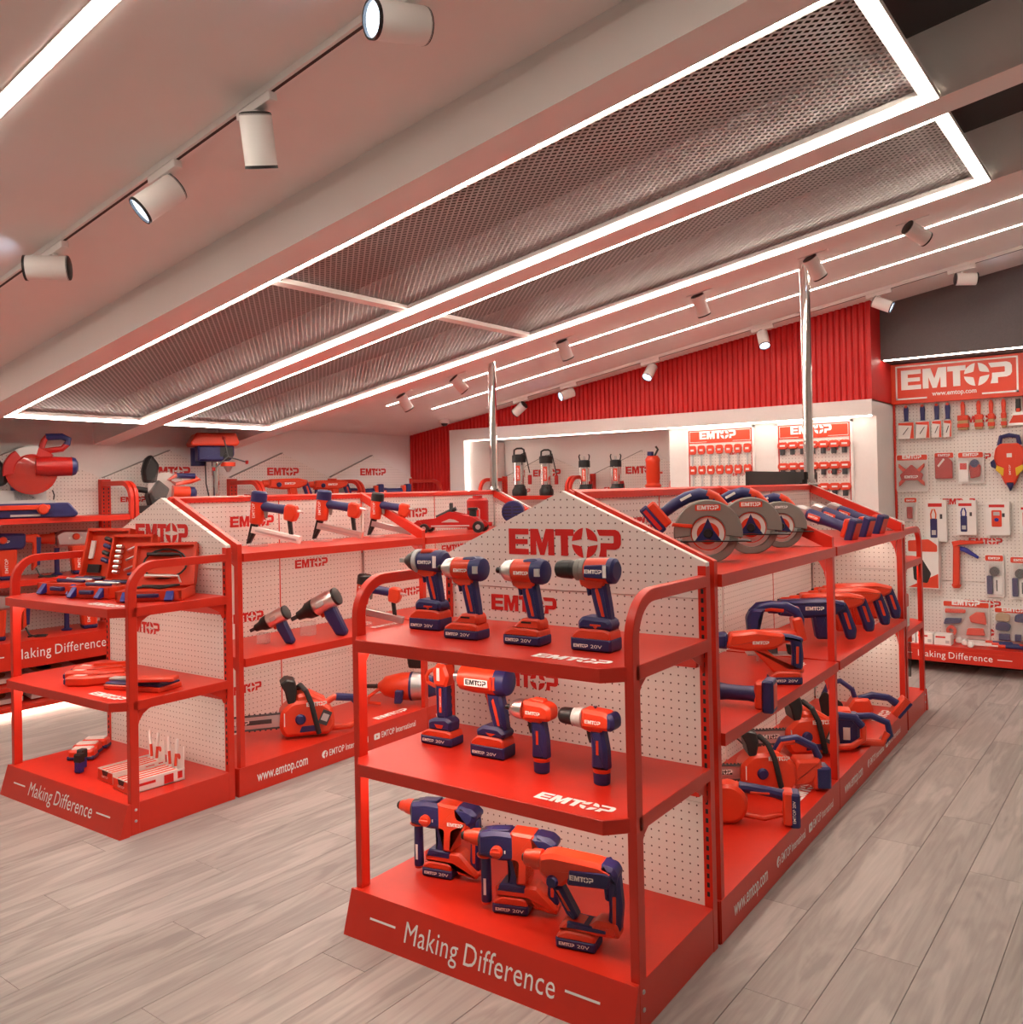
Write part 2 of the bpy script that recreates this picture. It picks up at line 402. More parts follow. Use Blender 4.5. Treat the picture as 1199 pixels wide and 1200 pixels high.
lattice(1.545, 2.426, -3.55, 1.465, 'expanded metal mesh sheets inside the led frame next to the two straight strips')
# straight recessed strips
def straight(y, x0, x1, label, w_=.018, a=A_FAR, group=None):
    t = thing('led_strip', label, 'led strip', T((x0+x1)/2, y, cz((x0+x1)/2, a)), group)
    M = t.matrix_world.inverted() @ SH(a)
    put('diffuser', MB().box(x0, x1, y-w_/2, y+w_/2, -.0035, .006, M).mesh('diffuser', 'led', False), t)
    put('housing', MB().box(x0-.004, x1+.004, y-w_/2-.004, y+w_/2+.004, -.002, .01, M).mesh('housing', 'white', False), t)
straight(3.397, -3.25, 2.6, 'straight led strip in the ceiling nearer the mesh frames')
straight(3.928, -3.22, 2.6, 'straight led strip in the ceiling nearer the red ribbed wall')
straight(-.70, -4.0, 2.6, 'broad straight led strip in the plain ceiling beyond the lamp track', .045, A_NEAR)
# strips in the wall joinery
t = thing('niche_light', 'thin warm led line under the white niche frame', 'led strip', T(-1.5, 4.70, 1.85))
put('diffuser', bx(-1.975, 1.86, -.022, -.004, -.006, .004).mesh('d', 'ledniche', False), t)
put('diffuser', bx(-1.983, -1.970, .002, .014, -1.2, -.02).mesh('d', 'ledniche', False), t)
t = thing('bulkhead_light', 'thin warm led line under the grey bulkhead above the red sign', 'led strip', T(2., 4.95, 2.262))
put('diffuser', bx(-1.61, 1.6, -.015, .0, 0.0, .008).mesh('d', 'ledniche', False), t)

# track lamps
TR = {}
def tlamp_meshes():
    b = MB(); b.lathe([(0,.0405),(.004,.0425),(.135,.0425),(.135,.039),(.05,.03),(.05,0)], ax='z', seg=24)   # open end at +z
    r = MB(); r.lathe([(.132,.0405),(.132,.0435),(.14,.0435),(.14,.0385),(.132,.0385)], ax='z', seg=24, cap=False)
    r2 = MB(); r2.lathe([(-.003,0),(-.003,.035),(.0,.0415),(.006,.0428),(.006,.040)], ax='z', seg=24)
    l = MB(); l.lathe([(.112,.0),(.112,.037)], ax='z', seg=24)
    rf = MB(); rf.lathe([(.112,.037),(.133,.0388)], ax='z', seg=24)
    TR['body'] = b.mesh('body', 'white'); TR['rim'] = r.mesh('rim', 'black'); TR['cap'] = r2.mesh('cap', 'black'); TR['lens'] = l.mesh('lens', 'lens', False)
    TR['adapter'] = MB().prism(rnd([(-.085,-.015),(.085,-.015),(.085,.015),(-.085,.015)], .004), -.0, .028, .002, ax='z').mesh('adapter', 'white')
    TR['stem'] = MB().lathe([(0,.008),(.05,.008),(.052,.010),(.07,.010)], ax='z', seg=12).mesh('stem', 'white')
tlamp_meshes()
def track_lamp(x, y, a, d, label, power, drop=.07, group=None, size=1.0, off=.0):
    """adapter on the sloping ceiling at (x, y), head hung from a short stem pointing along d"""
    z = cz(x, a)-.022
    t = thing('track_lamp', label, 'spotlight', T(x, y, z), group)
    put('adapter', TR['adapter'], t, T(0, 0, -.028, 0, -math.degrees(math.atan(SL))))
    put('stem', TR['stem'], t, T(off, 0, -.028-drop))
    d = Vector(d).normalized(); q = d.to_track_quat('Z', 'Y').to_matrix().to_4x4()
    M = Matrix.Translation((off, 0, -.028-drop)) @ q @ Matrix.Scale(size, 4) @ Matrix.Translation((0, 0, -.045))
    h = put('lamp_head', TR['body'], t, M)
    put('rim', TR['rim'], h); put('back_cap', TR['cap'], h); put('lens', TR['lens'], h)
    L = bpy.data.lights.new('spot', 'SPOT'); L.energy = power; L.color = (1, .96, .93); L.spot_size = R_(55); L.spot_blend = .6; L.shadow_soft_size = .035
    lo = bpy.data.objects.new('spot_beam', L); COL.objects.link(lo); lo.parent = t
    lo.matrix_local = Matrix.Translation(Vector((off, 0, -.028-drop))+d*.115*size) @ (-d).to_track_quat('Z', 'Y').to_matrix().to_4x4()
def track(y, x0, x1, a, label):
    t = thing('lamp_track', label, 'track', T((x0+x1)/2, y, cz((x0+x1)/2, a)))
    M = t.matrix_world.inverted() @ SH(a)
    put('rail', MB().box(x0, x1, y-.017, y+.017, -.022, .002, M).mesh('rail', 'white', False), t)
    put('slot', MB().box(x0+.01, x1-.01, y-.006, y+.004, -.0235, -.021, M).mesh('slot_', 'black', False), t)
track(-.165, -3.4, 2.2, A_NEAR, 'white lamp track on the plain near ceiling')
track(4.43, -3.0, 2.6, A_FAR, 'white lamp track along the red ribbed wall')
track(3.055, -3.3, 2.6, A_FAR, 'white lamp track between the mesh frame and the straight strips')
# ------------------------------------------------------------------ display furniture
GM = Matrix.Rotation(TH, 4, 'Z')                    # gondola frame -> room
G2M = GM @ Matrix.Translation((-2.3097, .0243, 0))
HB, H2, H3, H4, HG, HP, DP = .127, .538, .918, 1.101, 1.143, 1.362, .521
Y1, Y2, Y3, MID = .590, 1.845, 3.18, .621
PT = .014                                           # pegboard thickness
def peg_y(parent, pts, y0, y1, name='pegboard', du=0, dv=0):    # panel standing across y: pts in (x, z)
    return put(name, MB().prism(pts, y0, y1).mesh('pegboard', 'peg', False, uvf=lambda c: (c.x+du, c.z+dv)), parent)
def peg_x(parent, pts, x0, x1, name='pegboard', du=0, dv=0):    # panel standing across x: pts in (y, z)
    return put(name, MB().prism(pts, x0, x1, ax='x').mesh('pegboard', 'peg', False, uvf=lambda c: (c.y+du, c.z+dv)), parent)
def slots(parent, x, y, z0, z1, w_=.008, ax='y', n=None, name='slot_row'):
    b = MB(); z = z0
    while z < z1:
        if ax == 'y': b.box(x-w_/2, x+w_/2, y-.0012, y+.004, z, z+.014)
        else: b.box(x-.004, x+.0012, y-w_/2, y+w_/2, z, z+.014)
        z += .027
    o = put(name, b.mesh('slot_row', 'black', False), parent); return o
def post_outline(y0, y1, y_end, ztop, z0, r=.13, th=.034):      # upright that bends back into an arm, in (y, z)
    o = [(y0, z0)]+[(y0+r-r*math.cos(R_(a)), ztop-r+r*math.sin(R_(a))) for a in range(0, 91, 10)]+[(y_end, ztop), (y_end, ztop-th)]
    r2 = r-(y1-y0); r2 = max(r2, .03)
    o += [(y1+r2-r2*math.cos(R_(a)), ztop-th-r2+r2*math.sin(R_(a))) for a in range(90, -1, -10)]+[(y1, z0)]
    return o
CH = .068
SHELF_XY = [(CH,0),(1-CH,0),(1,CH),(1,DP),(0,DP),(0,CH)]
ENDM = {}
def end_meshes():
    ENDM['post'] = MB().prism(post_outline(.050, .088, DP+.01, H4+.004, 0), 0, .026, .002, ax='x').mesh('post', 'red', ang=25)
    ENDM['upright'] = MB().box(0, .026, 0, .030, 0, HG-.01).mesh('upright', 'red', False)
    ENDM['shelf'] = MB().prism(SHELF_XY, -.038, 0, .0015, ax='z').mesh('shelf', 'red', False)
    ENDM['rail'] = MB().box(.03, .97, DP-.022, DP-.004, -.085, -.038).mesh('rail', 'red', False)
    ENDM['gusset'] = MB().prism([(.088,-.038),(.16,-.038),(.14,-.044),(.115,-.06),(.098,-.085),(.088,-.12)], 0, .004, ax='x').mesh('gusset', 'red', False)
    ENDM['bracket'] = MB().prism([(DP-.10,-.038),(DP,-.038),(DP,-.10),(DP-.02,-.10),(DP-.03,-.075)], 0, .004, ax='x').mesh('bracket', 'red', False)
    ENDM['led'] = MB().box(.04, .955, .105, .125, -.047, -.038).mesh('led_bar', 'ledsmall', False)
    ENDM['bolt'] = MB().lathe([(0,.006),(.002,.006),(.0035,.004),(.0035,0)], seg=10).mesh('bolt', 'zinc')
    ENDM['base'] = MB().prism([(.036,.0),(.545,.0),(.545,HB),(.036,HB)], .001, .999, .001, ax='x').mesh('base_box', 'red', False)
    ENDM['kick'] = MB().prism([(-.003,0),(.034,HB+.001),(.040,HB+.001),(.040,0)], -.004, 1.004, ax='x').mesh('kick_plate', 'red', False)
end_meshes()
def end_cap(M, label, logos=True, shelfz=(H2, H3), led=True):
    t = thing('end_cap_stand', label, 'display stand', M)
    b = put('base', ENDM['base'], t)
    k = put('kick_plate', ENDM['kick'], t)
    u = Vector((0, .037, .128)); nrm = Vector((0, -.128, .037)).normalized()*.0015
    o = Vector((.24, -.003, 0))+u*.30+nrm
    put_words(k, 'Making Difference', o, (1,0,0), u, .53, .083, sp=1.05)
    for x in (.095, .80): put('rule', bx(0, .105, 0, .006, 0, .0005).mesh('rule', 'print', False), k, frame(Vector((x, -.003, 0))+u*.5+nrm, (1,0,0), u.normalized()))
    for x in (0, .974):
        p = put('post', ENDM['post'], t, T(x))
        for z in (.055, .100):
            put('bolt', ENDM['bolt'], p, T(.026 if x else 0, .07, z, 0 if x else 180))
        q = put('upright', ENDM['upright'], t, T(x, DP-.006, 0))
        slots(q, .013, -.0, .16, HG-.06)
    for z in shelfz:
        s = put('shelf', ENDM['shelf'], t, T(0, 0, z))
        put('rail', ENDM['rail'], s)
        for x in (.0, .974):
            put('gusset', ENDM['gusset'], s, T(x+.011)); put('bracket', ENDM['bracket'], s, T(x+.011))
        if led: put('led_bar', ENDM['led'], s)
        if logos: put_logo(s, (.69, .045, .001), (1,0,0), (0,1,0), .235, 'print')
    y0, y1 = DP, DP+PT
    peg_y(t, [(.026, HB),(.974, HB),(.974, .428),(.026, .428)], y0, y1)
    peg_y(t, [(.026, .430),(.974, .430),(.974, 1.034),(.026, 1.034)], y0, y1)
    g = peg_y(t, [(.026, 1.037),(.974, 1.037),(.974, HG-.012),(1.0, HG-.012),(1.0, HG),(.5, HP),(0, HG),(0, HG-.012),(.026, HG-.012)], y0-.004, y1+.006)
    put_logo(g, (.283, y0-.0056, 1.150), (1,0,0), (0,0,1), .435)
    for (x, z, w_) in ((.20, .955, .27), (.20, .70, .27)):
        put_logo(t, (x, y0-.0016, z), (1,0,0), (0,0,1), w_)
    return t

def gondola(M, label, nb=2):
    t = thing('shelf_gondola', label, 'shelf unit', M)
    ys = (Y1, Y2, Y3)
    L0, L1 = ys[0]-.028, ys[-1]+.012
    put('base', bx(.0, 1.0, L0+.002, L1, 0, HB).mesh('base', 'red', False), t)
    for k in range(nb):
        ya, yb = ys[k]+.012, ys[k+1]-.012
        bd = [put('base_board', bx(1.0, 1.004, ya-.036 if k == 0 else ya-.010, yb+.010, .002, HB+.002).mesh('base_board', 'red', False), t)]
        put('base_board', bx(-.004, 0, ya-.036 if k == 0 else ya-.010, yb+.010, .002, HB+.002).mesh('base_board', 'red', False), t)
        x = 1.0052; z = .045
        me, wd = text('www.emtop.com', 'print', .012); put('lettering', me, bd[0], frame((x, ya+.06, z), (0, .30/wd, 0), (0, 0, .068)))
        for yy in (.50, .87):
            me, wd = text('EMTOP International', 'print', .008); put('lettering', me, bd[0], frame((x, ya+yy, z+.004), (0, .27/wd, 0), (0, 0, .045)))
            ic = MB()
            if yy < .6:
                n = 16; ic.add([(x, ya+yy-.03+.019*math.cos(2*math.pi*i/n), z+.019+.019*math.sin(2*math.pi*i/n)) for i in range(n)], [tuple(range(n))])
                f = MB(); f.box(x+.0003, x+.0006, ya+yy-.031, ya+yy-.024, z, z+.026); f.box(x+.0003, x+.0006, ya+yy-.037, ya+yy-.019, z+.013, z+.018); f.box(x+.0003, x+.0006, ya+yy-.028, ya+yy-.018, z+.025, z+.031)
            else:
                pts = rnd([(ya+yy-.056, z+.002), (ya+yy-.012, z+.002), (ya+yy-.012, z+.034), (ya+yy-.056, z+.034)], .008); ic.add([(x, a, b) for a, b in pts], [tuple(range(len(pts)))])
                f = MB().add([(x+.0004, ya+yy-.039, z+.010), (x+.0004, ya+yy-.039, z+.026), (x+.0004, ya+yy-.026, z+.018)], [(0, 2, 1)])
            i = put('social_icon', ic.mesh('icon', 'print', False), bd[0]); put('icon_mark', f.mesh('icon_mark', 'red', False), bd[0])
        for side in (0, 1):
            x0, x1 = (.512, 1.014) if side else (-.014, .488)
            for z in (MID, H4):
                s = put('shelf', bx(x0, x1, ya, yb, z-.038, z).mesh('shelf', 'red', False), t)
                if side:
                    put('led_bar', bx(.86, .88, ya+.04, yb-.04, z-.041, z-.037).mesh('led_bar', 'ledsmall', False), s)
                    if z == MID: put_logo(s, (x1-.10, yb-.30, z+.001), (0,1,0), (-1,0,0), .22, 'print')
                for yy in (ya, yb-.004):
                    for q in (0,):
                        sg = 1 if side else -1; xx = 1.0 if side else 0
                        put('gusset', MB().prism([(xx-sg*.03, z-.038),(xx-sg*.11, z-.038),(xx-sg*.085, z-.045),(xx-sg*.055, z-.065),(xx-sg*.037, z-.10),(xx-sg*.03, z-.14)], yy, yy+.004).mesh('gusset', 'red', False), s)
            if side: put_logo(t, (.945, yb-.32, HB+.001), (0,1,0), (-1,0,0), .25, 'print')
        # centre pegboards
        for (z0, z1) in ((HB, .43), (.4325, 1.034), (1.037, HP-.02)):
            p = peg_x(t, [(ya, z0),(yb, z0),(yb, z1),(ya, z1)], .493, .507)
        for (yy, z, w_) in ((ya+.30, 1.20, .28), (ya+.26, .70, .24), (ya+.72, .95, .24), (ya+.26, .33, .22)):
            put_logo(t, (.5085, yy, z), (0,1,0), (0,0,1), w_)
        put('seam_strip', bx(.507, .5085, (ya+yb)/2-.003, (ya+yb)/2+.003, HB, HP-.02).mesh('seam', 'red', False), t)
    put('ridge_rail', MB().prism([(.485, HP-.028),(.515, HP-.028),(.515, HP-.004),(.50, HP+.004),(.485, HP-.004)], L0, L1).mesh('ridge_rail', 'red', False), t)
    for k, y in enumerate(ys):
        w_ = .028 if k else .024
        for sg in (1, -1):
            f = lambda x: .5+sg*(x-.5)
            pts = [(f(1.0), HG),(f(1.0), 0),(f(.972), 0),(f(.972), HG-.045),(f(.54), HP-.058),(f(.5), HP-.04),(f(.5), HP+.006)]
            put('side_frame', MB().prism([pts[0], pts[1], pts[2], pts[3], pts[4], pts[5], pts[6]], y-w_/2, y+w_/2).mesh('side_frame', 'red', False), t)
    # end wall at the far end
    for (x0, x1) in ((.028, .490), (.510, .972)):
        for (z0, z1) in ((HB, .50), (.503, .885), (.888, HG-.04)):
            peg_y(t, [(x0, z0),(x1, z0),(x1, z1),(x0, z1)], Y3+.003, Y3+.011)
        s = 1 if x0 > .5 else -1; e = lambda x: HG-.05+(HP-.04-HG)*(1-abs(x-.5)/.5)
        peg_y(t, [(x0, HG-.04),(x1, HG-.04),(x1, e(x1)+.003),(x0, e(x0))], Y3+.003, Y3+.011)
    return t
E1 = end_cap(GM.copy(), 'red end stand with power drills on two shelves and three hammer drills on its base')
GO1 = gondola(GM.copy(), 'red double-sided gondola carrying circular saws, grinders and chainsaws')
E1F = end_cap(GM @ Matrix.Translation((1.0, Y1+Y3, 0)) @ Matrix.Rotation(math.pi, 4, 'Z'), 'red end stand with boxed goods at the far end of the saw gondola', False)
E2 = end_cap(G2M.copy(), 'red end stand holding open tool cases and boxes of marker pens')
GO2 = gondola(G2M.copy(), 'red double-sided gondola carrying nailers, a trolley jack and a petrol chainsaw')
E2F = end_cap(G2M @ Matrix.Translation((1.0, Y1+Y3, 0)) @ Matrix.Rotation(math.pi, 4, 'Z'), 'red end stand at the far end of the nailer gondola', False, led=False)
# chrome service poles rising from the ridge
for Mg, lb in ((GM, 'chrome pole from the ridge of the saw gondola to the ceiling'), (G2M, 'chrome pole from the ridge of the nailer gondola to the ceiling')):
    P = Mg @ Vector((.5, Y3+.01, HP)); t = thing('service_pole', lb, 'pole', T(*P)); h = cz(P.x)-P.z
    put('tube', MB().lathe([(0,.029),(h+.012,.029)], ax='z', seg=20).mesh('tube', 'chrome'), t)
    put('flange', MB().lathe([(0,.055),(.010,.055),(.012,.040),(.03,.038)], ax='z', seg=20).mesh('flange', 'chrome'), t)
# black board behind the saw gondola ridge
P = GM @ Vector((.5, 2.83, HP))
t = thing('black_board', 'flat black board standing behind the ridge of the saw gondola', 'board', GM @ T(.44, 2.36, HP-.06))
put('board', bx(-.01, .01, 0, 1.16, 0, .135).mesh('board', 'black', False), t)
for y in (.2, .92): put('screw', MB().lathe([(0,.006),(.003,.006)], seg=8).mesh('screw', 'grey'), t, T(.01, y, .03))

# wall bays: pegboard with gable, uprights, bent arms, shelves, base
WB = {}
def wall_bay(M, label, wd=1.08, dp=.50, shelves=(.85, 1.245), tray=True, zsh=1.51, zpk=1.725, arms=True, logoz=1.53, glow=False):
    """local: x along the wall, y out of the wall (negative = into the room)"""
    t = thing('wall_bay', label, 'shelf unit', M)
    p = [(0, .02),(wd, .02),(wd, .86),(0, .86)]; q = [(0, .863),(wd, .863),(wd, 1.42),(0, 1.42)]; g = [(0, 1.423),(wd, 1.423),(wd, zsh),(wd/2, zpk),(0, zsh)]
    for r in (p, q, g): peg_y(t, r, -.03, -.012)
    put('gable_trim', MB().prism([(0, zsh),(wd/2, zpk),(wd/2, zpk+.006),(0, zsh+.006)], -.032, -.002).mesh('gable_trim', 'grey', False), t)
    put_logo(t, (wd/2-.17, -.0335, logoz), (1,0,0), (0,0,1), .34)
    put_logo(t, (wd*.12, -.0335, 1.33), (1,0,0), (0,0,1), .20)
    for x in (.0, wd-.034):
        u = put('upright', bx(x, x+.034, -.075, -.03, .05, 1.50).mesh('upright', 'red', False), t); slots(u, x+.017, -.075, .1, 1.45)
        if arms:
            zt = 1.485
            o = [(-.05, zt),(-.05, zt-.032)]
            r = .13; y0 = -dp+.03
            o = [(-.05, zt)]+[(y0+r-r*math.sin(R_(a)), zt-r+r*math.cos(R_(a))) for a in range(0, 91, 10)]+[(y0, shelves[-1]-.03),(y0+.034, shelves[-1]-.03)]
            r2 = r-.034
            o += [(y0+.034+r2-r2*math.sin(R_(a)), zt-.034-r2+r2*math.cos(R_(a))) for a in range(90, -1, -10)]+[(-.05, zt-.034)]
            put('arm', MB().prism(o, x+.004, x+.030, .002, ax='x').mesh('arm', 'red', ang=25), t)
    for z in shelves:
        s = put('shelf', bx(.036, wd-.036, -dp+.03, -.035, z-.036, z).mesh('shelf', 'red', False), t)
    if tray:
        b = put('base', bx(.002, wd-.002, -dp, -.035, .30, .47).mesh('base', 'red', False), t)
        put_words(b, 'Making Difference', (wd*.24, -dp-.0012, .36), (1,0,0), (0,0,1), .58, .092, sp=1.08)
        for x in (wd*.09, wd*.82): put('rule', bx(x, x+.10, -dp-.0015, -dp, .385, .392).mesh('rule', 'print', False), b)
        for z in (.035, .165):
            put('tray', MB().prism([(-dp+.005, z+.03),(-.035, z+.03+.06),(-.035, z+.075),(-dp+.005, z+.012-.01)], .01, wd-.01, ax='x').mesh('tray', 'red', False), t)
        if glow: put('floor_light', bx(.05, wd-.05, -.36, -.34, .018, .03).mesh('floor_light', 'ledfloor', False), t)
        put('back_box', bx(.01, wd-.01, -.12, -.035, .02, .30).mesh('back_box', 'red', False), t)
    return t
def MLW(y): return Matrix.Translation((XL, y, 0)) @ Matrix.Rotation(R_(90), 4, 'Z')   # local x -> +y, local y -> -x  (into room = -y local -> +x)
ys = [4.674-1.077*k for k in range(1, 6)]
LB = ['white pegboard wall bay in the corner by the red ribbed cladding', 'white pegboard wall bay beside the drill press',
      'white pegboard wall bay behind the dusty mitre saw', 'white pegboard wall bay between the two mitre saws', 'white pegboard wall bay holding the tall red mitre saw']
for k, y in enumerate(ys):
    wall_bay(MLW(y+.0), ['white pegboard wall bay in the corner beside the red ribbed cladding', 'white pegboard wall bay with two hammer drills on its top shelf', 'white pegboard wall bay with the drill press on its top shelf', 'white pegboard wall bay with the tall red mitre saw on its top shelf', 'white pegboard wall bay past the tall mitre saw'][k], 1.075, glow=(k == 3))
for k, x in enumerate((-3.48, -2.40)):
    wall_bay(Matrix.Translation((x, YN, 0)), ['white pegboard niche bay with two tall steel pumps', 'white pegboard niche bay with the red pump'][k], 1.075, .50, (.85, 1.30), False, 1.49, 1.70, True, 1.49)
# right-hand wall display with the big sign
DX0, DX1, DYB = .378, 1.262, 5.25
t = thing('tool_wall_display', 'white pegboard wall display with big red sign and hanging hand tools', 'display', T(DX0, DYB, 0))
WDD = DX1-DX0
for (z0, z1) in ((.10, .62), (.623, 1.18), (1.183, 1.958)): peg_y(t, [(.012, z0),(WDD-.012, z0),(WDD-.012, z1),(.012, z1)], 0, .014)
put('side_strip', bx(-.004, .012, -.014, .03, .05, 1.958).mesh('side_strip', 'red', False), t)
put('side_strip', bx(WDD-.012, WDD+.004, -.014, .03, .05, 1.958).mesh('side_strip', 'red', False), t)
sg = put('sign', bx(-.004, WDD+.004, -.05, .02, 1.958, 2.262).mesh('sign', 'sred', False), t)
yy = -.0515
put_logo(sg, (.070, yy, 2.062), (1,0,0), (0,0,1), .745, 'print')
put_text(sg, 'www.emtop.com', (.285, yy, 2.005), (1,0,0), (0,0,1), .034, 'print', .02, width=.30)
bd = MB()
for (a, b, c, d) in ((.030, WDD-.030, 2.234, 2.246), (.030, .042, 1.988, 2.234), (WDD-.042, WDD-.030, 1.988, 2.234), (.030, .25, 1.988, 2.0), (.62, WDD-.030, 1.988, 2.0)): bd.box(a, b, yy, yy+.001, c, d)
put('sign_border', bd.mesh('sign_border', 'print', False), sg)
b = put('base', bx(-.002, WDD+.002, -.35, 0, .078, .192).mesh('base', 'red', False), t)
put_words(b, 'Making Difference', (.21, -.3512, .108), (1,0,0), (0,0,1), .48, .066, sp=1.08)
for x in (.08, .72): put('rule', bx(x, x+.09, -.3515, -.35, .125, .130).mesh('rule', 'print', False), b)
put('base_lip', bx(.10, .76, -.3515, -.35, .160, .163).mesh('base_lip', 'sred', False), b)
for (x, z, w_) in ((.46, 1.79, .24), (.46, 1.52, .2), (.50, .90, .22), (.46, .44, .24), (.46, .235, .24), (.33, 1.19, .22)):
    put_logo(t, (x, -.0015, z), (1,0,0), (0,0,1), w_)
# ------------------------------------------------------------------ power tools (nose towards -x, logo side towards -y)
def P(name, mb, m, subs=(), ang=35): return (name, mb.mesh(name, m, ang=ang), None, list(subs))
def lab(x, z, w_, y, m='print', name='logo', up=(0,0,1), dx=(1,0,0)):     # small logo on the -y side
    dx = Vector(dx).normalized(); up = Vector(up).normalized()
    return (name, logo(m), frame((x, y, z), dx*w_, up*w_))
def tx(s, x, z, wd, h, y, m='print', dx=(1,0,0), up=(0,0,1)):
    me, w0 = text(s, m, .006); return ('lettering', me, frame((x, y, z), Vector(dx).normalized()*(wd/w0), Vector(up).normalized()*(h/.7)))
def place(name, spec, M, label, cat, group=None):
    t = thing(name, label, cat, M, group); build(spec, t); return t
def g1(x, y, z, rz=0, s=1, rx=0, ry=0): return GM @ T(x, y, z, rz, ry, rx, s)
def g2(x, y, z, rz=0, s=1, rx=0, ry=0): return G2M @ T(x, y, z, rz, ry, rx, s)

def battery(x0=-.065, x1=.06, h=.055, w_=.074, redtop=True):
    b = MB().rbox(x0, x1, -w_/2, w_/2, 0, h*.62, .008, .006)
    c = MB().prism(rnd([(x0+.001,h*.5),(x1-.001,h*.5),(x1-.004,h*.9),(x1-.02,h),(x0+.03,h),(x0+.004,h*.72)], .006), -w_/2+.002, w_/2-.002, .005)
    y = -w_/2-.0006
    rim = MB().prism(rnd([(x0+.003,.004),(x1-.003,.004),(x1-.003,h*.6),(x0+.003,h*.6)], .006), -w_/2-.0004, -w_/2+.003, 0)
    return [P('battery', b, 'blue', [lab(x0+.012, .011, .046, y-.0006, 'print'), tx('20V', x0+.066, .011, .036, .0095, y-.0006)]),
            P('battery_cover', c, 'sred')]
def handle(zb, zt, xb, xt, w_=.036, hw=.02, m='blue', trim='sred'):
    # slanted grip from (xb, zb) to (xt, zt), half width hw
    pts = rnd([(xb-hw, zb),(xb+hw+.004, zb),(xb+hw-.002, (zb*.6+zt*.4)),(xt+hw+.006, zt),(xt-hw-.004, zt),(xt-hw+.001, zt-.04)], .008)
    g = MB().prism(pts, -w_/2, w_/2, .008)
    d = Vector((xt-xb, zt-zb)); 
    tp = rnd([(xb-.004, zb+.014),(xb+.006, zb+.014),(xb+.006+d.x*.6, zb+d.y*.6),(xb+.001+d.x*.86, zb+d.y*.86),(xb-.008+d.x*.78, zb+d.y*.78),(xb-.006+d.x*.5, zb+d.y*.5)], .003)
    r = MB().prism(tp, -w_/2-.0012, w_/2+.0012, .001)
    return [P('handle', g, m), P('grip_trim', r, trim)]
